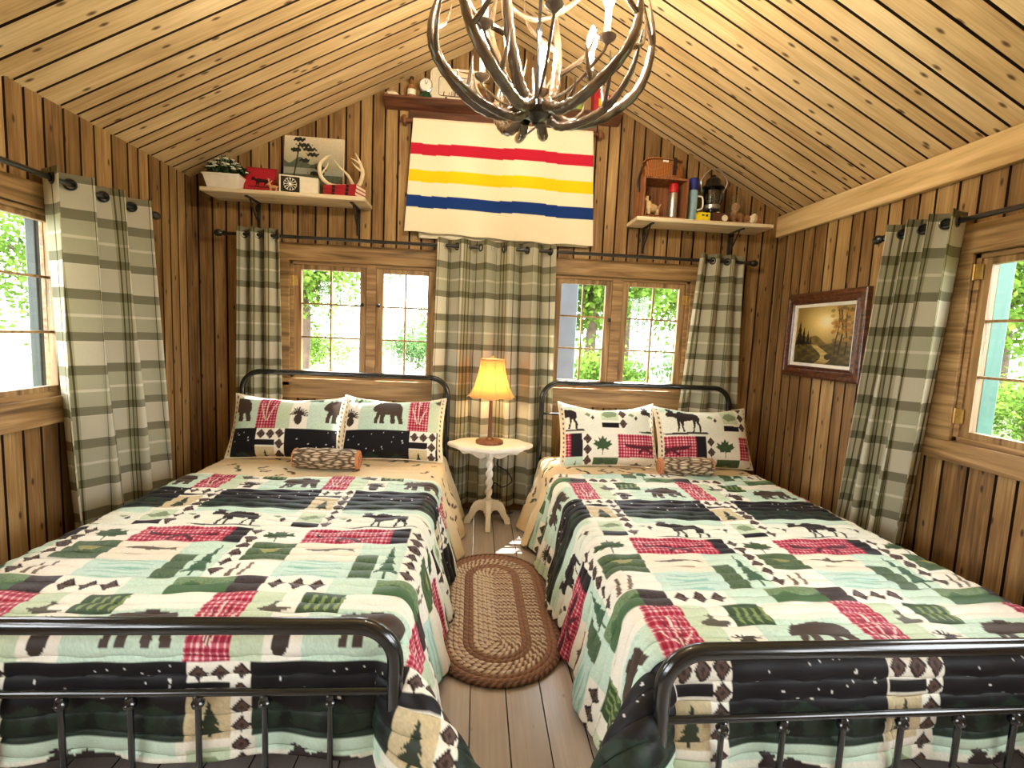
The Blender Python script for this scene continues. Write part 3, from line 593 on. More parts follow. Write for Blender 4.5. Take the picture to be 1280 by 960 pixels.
# ------------------------------------------------------------------ draped cloth
def smoothstep(t): t=np.clip(t,0,1); return t*t*(3-2*t)
def drape(s,t,half,h,t_edge,r=.07,flare=.20,flneg=None,seed=0,foot=True,ffl=.06,puff=.006,pitch=.056,floorz=.012,fold=.02):
    """s across (0 centre), t along (0 head .. beyond t_edge hangs at foot). returns local xyz arrays"""
    rs=np.random.default_rng(seed)
    ds=np.maximum(np.abs(s)-(half-r),0); dt=np.maximum(t-(t_edge-r),0) if foot else 0*t
    q=np.hypot(ds,dt)+1e-9; ca,sa=ds/q,dt/q
    arc=r*PI/2
    ang=np.minimum(q/r,PI/2); out=np.where(q<arc,r*np.sin(ang),r); z=np.where(q<arc,-(r-r*np.cos(ang)),-r-(q-arc))
    hang=np.maximum(q-arc,0); hm=h-r-floorz
    corner=np.sin(2*np.arctan2(dt,ds))**2*(ds>0)*(dt>0)
    fl=flare*ca**2+ffl*sa**2+.65*corner
    if flneg is not None: fl=np.where(s>0,np.minimum(fl,flneg),fl)
    out=out+hang*fl
    ph=t*2*PI/.36+seed; ph2=s*2*PI/.42+seed*2
    w=(np.sin(ph+.8*np.sin(ph*.37))*ca**2+.7*np.sin(ph2+.7*np.sin(ph2*.4))*sa**2)*fold*smoothstep(hang/.25)
    out=out+w
    zz=z*np.where(q>arc,1,1)
    zz=np.where(q>arc,-r-hang*np.sqrt(np.maximum(1-np.minimum(fl,.8)**2,.2)),z)
    over=np.maximum(-(zz)-(h-floorz),0); zz=np.maximum(zz,-(h-floorz)); out=out+over*.85
    x=np.sign(s)*(np.minimum(np.abs(s),half-r)+out*ca); y=-(np.minimum(t,t_edge-r)+out*sa) if foot else -t
    top=1-smoothstep(q/.05)
    z=h+zz+top*.006*np.sin(s*7+seed)*np.sin(t*5+1)
    P=np.stack([x,y,z],-1)
    du=np.gradient(P,axis=1); dv=np.gradient(P,axis=0); n=np.cross(du,dv); n/= (np.linalg.norm(n,axis=-1,keepdims=True)+1e-12)
    n*=np.where(n[...,2:3].mean()<0,-1,1)
    pf=puff*(np.abs(np.sin(PI*t/pitch))**.42) if puff else 0*t
    pf=pf+puff*.25*np.sin(s*2*PI/.19+np.floor(t/pitch)*2.1)
    P=P+n*pf[...,None]
    P[...,2]=np.maximum(P[...,2],.008)
    return P
def make_bed(side):
    L=side=='left'
    hx=-.928 if L else 1.2235; th=0.0 if L else .0188; yh=-.165; lb=2.255 if L else 2.365
    W=1.456; hw=W/2; zh=1.036; zf=.535 if L else .537
    t=thing('bed','black iron bed with arched rails, '+('left bed beside the left wall' if L else 'right bed beside the framed picture wall'),'bed',(hx,yh,0),(0,0,th))
    def arch(y,h,r,rad):
        p=[(-hw,y,.02)]+[(-hw,y,h-r*1.0-.05)]+[(-hw+r-r*math.cos(a),y,h-r+r*math.sin(a)) for a in np.linspace(0,PI/2,9)]+[(hw-r+r*math.sin(a),y,h-r+r*math.cos(a)) for a in np.linspace(0,PI/2,9)]+[(hw,y,h-r-.05),(hw,y,.02)]
        return MB().tube(p,rad,16)
    hb=put('headboard',arch(0,zh,.13,.019),'metal',t)
    cb=MB().tube([(-hw,0,.80),(hw,0,.80)],.009,10); cb.tube([(-hw,0,.36),(hw,0,.36)],.012,10); put('crossbar',cb,'metal',hb)
    for k in range(1,8): put('rod',MB().tube([(-hw+W*k/8,0,.36),(-hw+W*k/8,0,.80)],.007,8),'metal',hb)
    fb=put('footboard',arch(-lb,zf,.11,.0235),'metal',t)
    put('crossbar',MB().tube([(-hw,-lb,.337),(hw,-lb,.337)],.011,10),'metal',fb); put('lower_rail',MB().tube([(-hw,-lb,.075),(hw,-lb,.075)],.011,10),'metal',fb)
    for k in range(1,8):
        x=-hw+W*k/8; m=MB().tube([(x,-lb,.075),(x,-lb,.337)],.0085,10); m.lathe([(.0085,.290),(.016,.297),(.018,.308),(.013,.316),(.013,.328),(.0085,.332)],12,(x,-lb,0)); put('rod',m,'metal',fb)
    for sgn in (-1,1):
        put('foot_cap',MB().lathe([(.026,0),(.028,.008),(.026,.03),(.024,.034)],14,(sgn*hw,-lb,0)),'metal',fb)
        put('foot_cap',MB().lathe([(.022,0),(.024,.008),(.022,.03),(.02,.034)],14,(sgn*hw,0,0)),'metal',hb)
        put('side_rail',MB().box((sgn*hw-.02,-lb,.20),(sgn*hw+.02,0,.235)),'metal',t)
    # mattress on its frame
    ledge=lb-.055
    mb=MB().box((-hw+.06,-ledge+.07,.235),(hw-.05,-.04,.475)); mt=put('mattress',mb,'matt',None,(hx,yh,0),(0,0,th),bevel=.05)
    tag(mt,'dark-covered mattress under the quilt on the '+side+' bed','mattress')
    # quilt
    h=.485; drop=.44; dfoot=.345 if L else .31
    seam=(.725 if L else .52); half=hw+.005
    u0=(-.81 if L else .59)-hx; v0=(-.83 if L else -.88)-yh
    s=np.arange(-(half+drop),half+drop+1e-6,.005); tt=np.arange(seam,ledge+dfoot,.0046 if L else .0046)
    Sg,Tg=np.meshgrid(s,tt)
    if not L: Tg=Tg-.02*smoothstep((ledge-Tg)/2)*(Sg/half)*1.5
    Tp=Tg+(.072 if L else .10)*smoothstep((Tg-ledge+.10)/.10)+(.25 if L else .12)*np.maximum(Tg-ledge-.03,0)
    colr=sample(Sg-u0+(0 if L else .028)*Tg,Tp+v0)
    P=drape(Sg,Tg,half,h,ledge,seed=3 if L else 5,flare=.24 if L else .22,flneg=None if L else .03,puff=.011)
    # hem binding
    q=gridobj('quilt',P,'quilt',col=colr,loc=(hx,yh,0),rot=(0,0,th))
    sd=q.modifiers.new('thickness','SOLIDIFY'); sd.thickness=.008; sd.offset=-1
    tag(q,'patchwork quilt with bears, moose and red check panels, spread on the '+side+' bed','quilt')
    s=np.arange(-(half+drop+.02),half+drop+.02,.008); tt=np.arange(.06,seam+.06,.008); Sg,Tg=np.meshgrid(s,tt)
    P=drape(Sg,Tg,half+.004,h-.006,9,seed=8 if L else 11,flare=.30,foot=False,puff=.004,pitch=.08,fold=.03)
    P[...,1]+=.0
    q=gridobj('coverlet',P,'cloth',col=reverse_print(Sg,Tg),loc=(hx,yh,0),rot=(0,0,th)); sd=q.modifiers.new('thickness','SOLIDIFY'); sd.thickness=.006; sd.offset=-1
    tag(q,'beige coverlet strip with small dark sprigs at head of the '+side+' bed','coverlet')
    return t
make_bed('left'); make_bed('right')
# ------------------------------------------------------------------ pillows
def pillow(label,cx,y,z0,w,h,th,u0,v0,lean,yaw=0,sag=.03,seed=0,us=1.0,roll=0):
    nu,nv=150,84; a=np.linspace(-1,1,nu)[None,:]; b=np.linspace(-1,1,nv)[:,None]
    rs=np.random.default_rng(seed)
    def shell(sign):
        f=(1-np.abs(a)**3.2).clip(0)**.6*(1-np.abs(b)**3.0).clip(0)**.6
        d=sign*th/2*f*(1+.12*np.sin(a*4+seed)*np.sin(b*3+seed*.7)*f)
        pin=1-.05*(np.abs(b)**2)*(np.abs(a)**.5)*0
        x=a*w/2*(1-.045*(1-np.abs(b)**2)*np.abs(a)**3)
        zz=b*h/2*(1-.07*(1-np.abs(a)**2)*np.abs(b)**3)
        zz=zz-sag*np.where(b>0,b,0)*(1-a**2)*.9
        d=d+.006*np.sin(9*a+seed)*np.abs(b)**4
        return x+0*b,d,zz+0*a
    t=thing('pillow',label,'pillow',(cx,y,z0),(0,0,yaw))
    t.rotation_euler=(lean,roll,yaw)
    x,d,zz=shell(-1); F=np.stack([x,d,zz+h/2],-1); uu=(x+w/2)*us+u0; vv=(h/2-zz)*us+v0; col=sample(uu,vv)
    # flanged border: cream with a line of dark dashes
    ed=np.minimum((1-np.abs(a))*w/2,(1-np.abs(b))*h/2)
    fl=ed<.03; bc=np.empty(col.shape); bc[:]=C(236,222,190); dash=(ed>.012)&(ed<.02)&(np.mod(x*30+zz*30,1)<.45); bc[np.broadcast_to(dash,bc.shape[:2])]=C(70,52,44)
    side=(np.abs(a)*w/2>w/2-.03)+0*b>0
    col=np.where((fl&side)[...,None],bc,col)
    gridobj('front',F,'cloth',t,col=col)
    x,d,zz=shell(1); bcol=np.empty(x.shape+(3,)); bcol[:]=C(226,210,176); gridobj('back',np.stack([x,d,zz+h/2],-1),'cloth',t,col=bcol)
    rim=[(-w/2,0),(w/2,0)]
    pts=[]
    for k in range(nu): pts.append((x[0,k],d[0,k],zz[0,k]+h/2))
    for k in range(nv): pts.append((x[k,-1],d[k,-1],zz[k,-1]+h/2))
    for k in range(nu-1,-1,-1): pts.append((x[-1,k],d[-1,k],zz[-1,k]+h/2))
    for k in range(nv-1,-1,-1): pts.append((x[k,0],d[k,0],zz[k,0]+h/2))
    P2=[p for i,p in enumerate(pts) if i%3==0]
    put('piping',MB().tube(P2,.005,6,closed=True),'cream',t)
    return t
zq=.492
pillow('green and black printed pillow at left end of the left bed',-1.24,-.50,zq,.74,.44,.17,-.18,.07,-.42,.03,.03,1)
pillow('green and black printed pillow on left bed nearest the lamp table',-.555,-.48,zq,.70,.45,.17,-.46,.06,-.42,-.02,.03,2)
pillow('moose-printed pillow with red canoe panels on right bed nearest the lamp',.945,-.50,zq,.70,.46,.17,-.255,.60,-.40,.03,.05,3,.95)
pillow('moose-printed pillow with red canoe panels at right end of right bed',1.64,-.50,zq,.70,.45,.17,-.43,.61,-.40,.04,.03,4,.95)
def logpillow(label,x,y,z,L,r,yaw):
    t=thing('bolster_pillow',label,'bolster pillow',(x,y,z),(0,0,yaw))
    n=40; prof=[]
    nu,nv=40,30; vs=[]
    mb=MB(); 
    P=np.zeros((nv,nu,3))
    for i in range(nv):
        s=i/(nv-1)*2-1; e=r*(1-.10*abs(s)**6)
        for k in range(nu):
            a=2*PI*k/nu; rr=e*(1+.03*math.sin(5*a+3*s)+.03*math.sin(9*s+a)); P[i,k]=(s*L/2,rr*math.cos(a)*1.05,r*.94+rr*math.sin(a)*.94)
    gridobj('cover',P,'barkcloth',t,wrap=True)
    for sg in (-1,1):
        m=MB(); m.lathe([(r*.9,0),(r*.84,.010),(r*.5,.018),(0,.02)],24,(sg*L/2,0,r*.94),Matrix.Rotation(sg*PI/2,3,'Y')); put('end_cap',m,'logend',t)
        m=MB(); 
        for q in (.3,.55): m.tube([(sg*(L/2+.018-(q>.4)*.002),r*q*math.cos(a),r*.94+r*q*math.sin(a)) for a in np.linspace(0,2*PI,25)[:-1]],.0025,5,closed=True)
        put('growth_ring',m,'framewood',t)
logpillow('log-shaped bolster pillow with bark print on the left bed',-.905,-.70,zq,.38,.068,-.06)
logpillow('log-shaped bolster pillow with bark print on the right bed',1.41,-.67,zq,.34,.066,.03)
# ------------------------------------------------------------------ night table with lamp
TX,TY=.122,-.31
t=thing('side_table','small white pedestal table with scalloped top between the two beds','table',(TX,TY,0))
def sc(k,scale=1.0):
    out=[]
    for a in np.linspace(0,2*PI,97)[:-1]:
        r=1+.045*math.cos(8*a)+.02*math.cos(4*a); out.append((.288*scale*r*math.cos(a),.20*scale*r*math.sin(a)))
    return out
mb=MB(); mb.prism(sc(0),lambda a,b,d:(a,b,d),.575,.592); mb.prism(sc(0,.95),lambda a,b,d:(a,b,d),.565,.576); mb.prism(sc(0,.985),lambda a,b,d:(a,b,d),.592,.597); put('tabletop',mb,'white',t,bevel=.003)
ap=MB()
def apron(rot,L):
    pts=[(-L,.566),(-L,.535)]+[(-L+2*L*k/20,.535-.045*math.sin(PI*k/20)**.6-.012*math.cos(6*PI*k/20)) for k in range(1,20)]+[(L,.535),(L,.566)]
    c,s=math.cos(rot),math.sin(rot)
    ap.prism(pts,lambda a,b,d:(a*c-d*s,a*s+d*c,b),-.009,.009)
apron(0,.215); apron(PI/2,.14); put('apron',ap,'white',t,bevel=.002)
# barley-twist column
n=70; nu=24; P=np.zeros((n,nu,3))
for i in range(n):
    f=i/(n-1); z=.17+f*.345
    for k in range(nu):
        a=2*PI*k/nu; r=.021+.008*math.cos(2*(a-f*5.2*PI))*math.sin(PI*min(1,max(0,f*1.02)))**.25; P[i,k]=(r*math.cos(a),r*math.sin(a),z)
gridobj('twist_column',P,'white',t,wrap=True)
put('collar',MB().lathe([(.024,.50),(.034,.508),(.034,.522),(.042,.53),(.042,.545)],20),'white',t,bevel=.004); put('pillar_block',MB().box((-.032,-.032,.085),(.032,.032,.178)),'white',t,bevel=.004)
for k in range(4):
    a=-PI/2+k*PI/2 ; c,s=math.cos(a),math.sin(a)
    out=[(.03,.175),(.07,.172),(.105,.15),(.125,.115),(.138,.07),(.165,.035),(.17,0),(.125,0),(.118,.03),(.095,.06),(.082,.09),(.062,.105),(.03,.095)]
    L=MB(); L.prism([(p*1.0,q) for p,q in out],lambda p,q,d:(p*c-d*s,p*s+d*c,q),-.018,.018); put('leg',L,'white',t,bevel=.004)
lt=thing('table_lamp','lit table lamp with amber bell shade on the white side table','lamp',(TX-.008,TY-.0,.597))
put('base',MB().lathe([(.098,0),(.10,.006),(.098,.018),(.085,.024),(.03,.028),(.018,.04)],36),'lampwood',lt)
mb=MB(); mb.lathe([(.016,.02),(.014,.06),(.0125,.2),(.0125,.33)],16); put('stem',mb,'lampwood',lt)
mb=MB(); mb.lathe([(.016,.33),(.017,.34),(.012,.36),(.012,.385)],14); put('socket',mb,'brass',lt)
put('bulb',MB().ball((0,0,.435),(.03,.03,.045),16,10),emis('lamp_bulb',(1,.74,.38,1),45),lt)
SH=[(.172,.330),(.150,.352),(.128,.40),(.108,.46),(.094,.52),(.086,.575),(.083,.60)]
mb=MB(); seg=48
rm=lambda a,i: 1+.018*math.cos(8*a)*(1-i/6)
vs=[];
for i,(r,z) in enumerate(SH):
    for k in range(seg):
        a=2*PI*k/seg; zz=z-(.010*(1-math.cos(8*a)) if i==0 else 0)*-.6; vs.append((r*rm(a,i)*math.cos(a),r*rm(a,i)*math.sin(a),zz))
mb.add(vs,[(i*seg+k,i*seg+(k+1)%seg,(i+1)*seg+(k+1)%seg,(i+1)*seg+k) for i in range(len(SH)-1) for k in range(seg)])
sh=put('shade',mb,'shade',lt); sd=sh.modifiers.new('thickness','SOLIDIFY'); sd.thickness=.002
mb=MB()
for k in range(8):
    a=2*PI*k/8+.2; mb.tube([((r*rm(a,i)+.002)*math.cos(a),(r*rm(a,i)+.002)*math.sin(a),z) for i,(r,z) in enumerate(SH)],.0022,6)
mb.tube([(.084*math.cos(a),.084*math.sin(a),.60) for a in np.linspace(0,2*PI,33)[:-1]],.004,6,closed=True)
put('trim_cord',mb,'tan',sh)
mb=MB(); mb.tube([(-.083,0,.595),(0,0,.60),(.083,0,.595)],.002,6); mb.tube([(0,0,.385),(.055,0,.42),(.055,0,.5),(0,0,.6)],.002,6); mb.tube([(0,0,.385),(-.055,0,.42),(-.055,0,.5),(0,0,.6)],.002,6); mb.lathe([(.004,.60),(.008,.606),(.006,.616),(.009,.622),(0,.632)],12); put('harp',mb,'brass',lt)
cp=bez([(TX+.09,TY+.17,.585),(TX+.10,TY+.195,.50),(TX+.06,TY+.16,.40),(TX+.13,TY+.08,.37),(TX+.17,TY+.06,.30),(TX+.10,TY+.07,.25),(TX+.04,TY+.10,.27),(TX+.02,TY+.15,.12),(TX+.03,TY+.17,.012),(TX+.2,TY+.2,.006)],10)
tag(put('lamp_cord',MB().tube(cp,.004,6),'cord'),'black lamp cord looping down behind the white side table','cord')
# ------------------------------------------------------------------ braided rug
def rug():
    nr=13; w=.0228; half=.288; vs=[];fs=[];cols=[]
    Lc=.575-.288
    light=C(240,226,206); mid=C(142,108,92); dk=C(92,62,48)
    for r in range(nr):
        rad=half-w*(r+.5)+.003
        if rad<.006: rad=.006
        pts=[]; per=2*PI*rad+4*Lc; n=max(60,int(per/.0085)); 
        for k in range(n):
            s=per*k/n
            if s<2*Lc: p=(rad,-Lc+s)
            elif s<2*Lc+PI*rad: a=(s-2*Lc)/rad; p=(rad*math.cos(a),Lc+rad*math.sin(a))
            elif s<4*Lc+PI*rad: p=(-rad,Lc-(s-2*Lc-PI*rad))
            else: a=(s-4*Lc-PI*rad)/rad; p=(-rad*math.cos(a),-Lc-rad*math.sin(a))
            pts.append((p[0],p[1],s))
        seg=8; base=len(vs)
        for k,(x,y,s) in enumerate(pts):
            x0,y0,_=pts[k-1]; x1,y1,_=pts[(k+1)%n]; tx,ty=x1-x0,y1-y0; l=math.hypot(tx,ty)+1e-9; nx,ny=ty/l,-tx/l
            for j in range(seg):
                a=2*PI*j/seg; lat=math.cos(a)*w*.56; up=math.sin(a)*.0075
                cell=((s/.030)+(.5 if math.cos(a)>0 else 0)+abs(math.cos(a))*.35)%1
                up*=1+.35*math.cos(2*PI*cell)
                vs.append((x+nx*lat,y+ny*lat,.0095+up))
                if r in (0,1,2): c=mid if cell<.5 else C(170,130,106)
                elif r in (3,4,5): c=light if cell<.55 else mid
                elif r in (6,7): c=mid if cell<.6 else C(176,138,112)
                else: c=light if cell<.6 else C(150,114,94)
                if r==0: c=dk if cell<.5 else mid
                cols.append(c)
        for k in range(n):
            m=(k+1)%n
            for j in range(seg):
                l=(j+1)%seg; fs.append((base+k*seg+j,base+m*seg+j,base+m*seg+l,base+k*seg+l))
    me=bpy.data.meshes.new('braided_rug'); me.from_pydata(vs,[],fs); me.update(); me.shade_smooth()
    a=me.color_attributes.new('Col','FLOAT_COLOR','POINT'); c=np.ones((len(vs),4),np.float32); c[:,:3]=np.array(cols); a.data.foreach_set('color',c.reshape(-1))
    bm=bmesh.new(); bm.from_mesh(me); bmesh.ops.recalc_face_normals(bm,faces=bm.faces); bm.to_mesh(me); bm.free()
    me.materials.append(M['rug']); o=bpy.data.objects.new('braided_rug',me); COL.objects.link(o); o.location=(.137,-1.412,0.0005); o.rotation_euler=(0,0,.01)
    tag(o,'oval braided rug in brown and cream on the floor between beds','rug')
rug()
# ------------------------------------------------------------------ striped blanket over the back wall
def blanket():
    t=thing('blanket','cream wool blanket with red, yellow and blue stripes hanging on back wall','blanket',(0,0,0))
    nu,nv=200,150; s=np.linspace(0,1,nu)[None,:]; z=np.linspace(2.868,2.072,nv)[:,None]; f=(2.868-z)/.796
    x=(-.512*(1-f)-.557*f)+s*(1.302*(1-f)+1.396*f)
    y=-.058-.006*np.sin(s*9+f*2)*f-.004*np.sin(s*23)*f
    z2=z+(.010*np.sin(s*5+1)*f-.012*(s-.5)*f)*1.0+.004*np.sin(s*31)*(f>.97)
    wv=.007*np.sin(s*6.2+.7)+.004*np.sin(s*17)
    zz=z+wv
    col=np.empty((nv,nu,3)); col[:]=C(246,232,200)
    for lo,hi,c in ((2.632,2.712,C(196,24,52)),(2.44,2.525,C(252,206,10)),(2.258,2.344,C(12,52,120))): col[((zz>lo)&(zz<hi))]=c
    o=gridobj('front_drop',np.stack([x,y,z2],-1),'blanket',t,col=col); sd=o.modifiers.new('thickness','SOLIDIFY'); sd.thickness=.008; sd.offset=-1
    # rear drop, slightly to the right and lower at its left corner
    z=np.linspace(2.868,2.052,60)[:,None]; s=np.linspace(0,1,60)[None,:]; f=(2.868-z)/.816; x=-.508*(1-f)-.455*f+s*(1.296*(1-f)+1.26*f); y=-.024+0*s*f+.002*np.sin(s*20)
    c2=np.empty((60,60,3)); c2[:]=C(244,230,200); o=gridobj('rear_drop',np.stack([x,y+0*z,z+0*s],-1),'blanket',t,col=c2); sd=o.modifiers.new('thickness','SOLIDIFY'); sd.thickness=.008
    a=np.linspace(0,PI,13)[:,None]; s=np.linspace(0,1,80)[None,:]; P=np.stack([-.512+1.302*s+0*a,-.041-.0175*np.cos(a)+0*s,2.868+.0175*np.sin(a)+0*s],-1); c3=np.empty(P.shape); c3[:]=C(246,232,200); gridobj('fold',P,'blanket',t,col=c3)
blanket()
t=thing('blanket_pole','wooden pole with end brackets holding the striped blanket under the top shelf','pole',(0,-.041,2.866))
put('pole',MB().tube([(-.605,0,0),(.875,0,0)],.0145,14),'lampwood',t)
for x in (-.575,.845): put('bracket',MB().box((x-.013,-.025,-.03),(x+.013,.041,.03)),'lampwood',t,bevel=.006)
# ------------------------------------------------------------------ shelves
t=thing('wall_shelf','long dark wooden ledge shelf high in the gable above the blanket','shelf',(0,0,2.90))
mb=MB(); mb.prism([(0,.045),(-.03,.045),(-.055,.06),(-.10,.075),(-.12,.085),(-.12,.10),(0,.10)],lambda a,b,d:(d,a,b),-.715,.985); put('ledge',mb,'darkwood',t,bevel=.003)
put('backer',MB().box((-.545,-.022,-.01),(.815,0,.05)),'darkwood',t,bevel=.004)
SZ=3.0005
def bracket_shelf(name,label,x0,x1,z,bxs):
    t=thing(name,label,'shelf',(0,0,z))
    put('board',MB().box((x0,-.25,0),(x1,0,.028)),'shelfwood',t,bevel=.005)
    for x in bxs:
        mb=MB(); mb.box((x-.011,-.012,-.19),(x+.011,0,0)); mb.box((x-.011,-.205,-.009),(x+.011,0,0)); mb.tube(bez([(x,-.008,-.15),(x,-.07,-.10),(x,-.13,-.03),(x,-.15,-.006)],8),.0055,8); mb.tube([(x,-.035-.022*math.cos(a),-.05+.022*math.sin(a)) for a in np.linspace(0,2*PI,15)[:-1]],.004,6,closed=True)
        put('bracket',mb,'rod',t,bevel=.002)
    return t
LZ=2.238; bracket_shelf('wall_shelf','pale wall shelf with black brackets on the left, holding planter and antlers',-1.88,-.80,LZ,(-1.60,-.90)); LT=LZ+.0285
RZ_=2.226; bracket_shelf('wall_shelf','pale wall shelf with black brackets on the right, holding crate and lantern',1.10,2.115,RZ_,(1.235,1.915)); RT=RZ_+.0285
# --- left shelf things
t=thing('flower_planter','white rectangular metal planter with small white flowers on left shelf','planter',(-1.765,-.125,LT))
mb=MB()
vs=[(-.095,-.06,0),(.095,-.06,0),(.095,.06,0),(-.095,.06,0),(-.12,-.08,.10),(.12,-.08,.10),(.12,.08,.10),(-.12,.08,.10),(-.112,-.073,.10),(.112,-.073,.10),(.112,.073,.10),(-.112,.073,.10),(-.105,-.068,.075),(.105,-.068,.075),(.105,.068,.075),(-.105,.068,.075)]
mb.add(vs,[(3,2,1,0)]+[(i,(i+1)%4,4+(i+1)%4,4+i) for i in range(4)]+[(4+i,4+(i+1)%4,8+(i+1)%4,8+i) for i in range(4)]+[(8+i,8+(i+1)%4,12+(i+1)%4,12+i) for i in range(4)]+[(12,13,14,15)]); put('tub',mb,'white',t,bevel=.003)
put('rim',MB().tube([(-.12,-.08,.10),(.12,-.08,.10),(.12,.08,.10),(-.12,.08,.10)],.006,8,closed=True),'white',t)
lf=MB(); fl=MB(); bd=MB(); R=random.Random(4)
for k in range(420):
    u,v=R.uniform(-1,1),R.uniform(-1,1)
    if u*u+v*v>1: continue
    base=(u*.10,v*.065,.08); hgt=.128*(1-.55*(u*u+v*v))*R.uniform(.5,1.05); tip=(u*.135+R.uniform(-.01,.01),v*.085,.085+hgt)
    d=Vector((R.uniform(-1,1),R.uniform(-1,1),R.uniform(-.1,.8))).normalized(); sd=d.cross(Vector((0,0,1))).normalized(); c=Vector(tip); l=R.uniform(.026,.042)
    lf.add([c-d*l*.2,c+d*l*.4+sd*l*.28,c+d*l,c+d*l*.4-sd*l*.28],[(0,1,2,3)])
    if k%5==0: lf.tube([base,tip],.0014,4)
    if k%5==0:
        c=Vector(tip)+Vector((0,0,.012)); 
        for q in range(5):
            a=2*PI*q/5; p=Vector((math.cos(a),math.sin(a),.35))*.010; fl.ball(c+p,(.0068,.0068,.004),6,4)
        bd.ball(c+Vector((0,0,.006)),.0035,6,4)
put('foliage',lf,'leafmat',t)['kind']='stuff'; put('blossoms',fl,'petal',t)['kind']='stuff'; put('buds',bd,'yellowgreen',t)['kind']='stuff'
def vpanel(w,h,fn,nu=120,nv=90):
    a=np.linspace(0,1,nu)[None,:]+np.zeros((nv,1)); b=np.linspace(0,1,nv)[:,None]+np.zeros((1,nu)); return a,b
def picture_panel(name,parent,w,h,depth,paintfn,mat='paint',nu=160,nv=120,side='cream'):
    """upright board, face towards -y, base at z=0"""
    bx=put('panel',MB().box((-w/2,0,0),(w/2,depth,h)),side,parent,bevel=.001)
    a=np.linspace(0,1,nu)[None,:]+np.zeros((nv,1)); b=np.linspace(0,1,nv)[:,None]+np.zeros((1,nu))
    X=np.stack([(a-.5)*w*.998,np.full_like(a,-.0012),b*h*.998+.001*h],-1); gridobj(name,X,mat,parent,col=np.clip(paintfn(a,b),0,1))
def pm_poly(a,b,shape,x0,x1,y0,y1): return inpoly(a,b,[(x0+(x1-x0)*x,y0+(y1-y0)*y) for x,y in shape])
def red_moose(a,b):
    c=np.empty(a.shape+(3,)); c[:]=C(186,34,48); c*= (1+.35*(rng.random(a.shape+(1,))-.5)); ed=(a<.05)|(a>.95)|(b<.05)|(b>.95); c[ed]=C(150,30,40)
    c[pm_poly(a,b,moose,.2,.78,.28,.66)]=C(30,12,14); c[(b>.26)&(b<.30)&(a>.12)&(a<.85)]=C(90,20,26); c[(b<.2)&(np.sin(a*60)>.3)&(b>.12)]=C(110,24,30); return c
t=thing('picture_plaque','red plaque with dark moose silhouette leaning on left shelf beside planter','picture',(-1.55,-.125,LT),(-.30,0,.08)); picture_panel('artwork',t,.205,.205,.014,red_moose,side='redprint')
def canvas_lake(a,b):
    c=np.empty(a.shape+(3,)); sky=np.clip((b-.45)/.55,0,1)[...,None]; c[:]=C(150,150,120)*(1-sky)+C(232,218,188)*sky
    nz=np.sin(a*23+b*31)*np.sin(a*57-b*41)*.5+.5
    m=(b<.62-.45*np.clip(a-.42,0,1)-.05*np.sin(a*18)); c[m]=(C(96,106,88)*.7+C(60,70,60)*.6*nz[...,None])[m]
    m=(b<.5)&(b>.40); c[m]=C(160,164,150)
    for x,y,s in ((.25,.95,.10),(.33,.86,.12),(.42,.80,.12),(.48,.72,.10),(.2,.78,.09),(.62,.50,.10),(.55,.42,.12),(.35,.62,.08)): c[((a-x)/s)**2+((b-y)/.035)**2<1+.6*np.sin(a*90)*np.sin(b*70)]=C(28,32,26)
    c[(np.abs(a-.12-.15*b)<.012)&(b<.9)]=C(44,40,32); c[(b<.12)&(nz>.3)]=C(70,58,44); m=((a-.75)/.3)**2+((b-.12)/.2)**2<1; c[m]=C(80,84,66)
    return c*(1+.18*(rng.random(a.shape+(1,))-.5))
t=thing('canvas_picture','unframed canvas of a misty lake and dark tree leaning behind antlers','picture',(-1.205,-.066,LT),(-.10,0,.02)); picture_panel('artwork',t,.41,.445,.02,canvas_lake)
# small cream box with a dark framed face
t=thing('box_sign','cream wooden box with black starburst front on left shelf','box',(-1.262,-.175,LT),(0,0,.18)); t.scale=(1.2,1.2,1.2)
put('box',MB().box((-.105,0,0),(.105,.075,.105)),'cream',t,bevel=.002); put('dark_face',MB().box((-.095,-.003,.012),(.005,.0,.097)),'black',t,bevel=.001)
mb=MB()
for k in range(6):
    a=PI*k/6; mb.tube([(-.045+.036*math.cos(a),-.004,.055+.036*math.sin(a)),(-.045-.036*math.cos(a),-.004,.055-.036*math.sin(a))],.0016,5)
    for sg in(-1,1):
        e=Vector((-.045+sg*.026*math.cos(a),-.004,.055+sg*.026*math.sin(a)))
        for q in (-.6,.6): mb.tube([e,e+Vector((sg*math.cos(a+q)*.012,0,sg*math.sin(a+q)*.012))],.0012,4)
put('starburst',mb,'white',t)
t=thing('moose_figurine','small dark red-brown animal figurine between red plaque and cream box','figurine',(-1.42,-.205,LT))
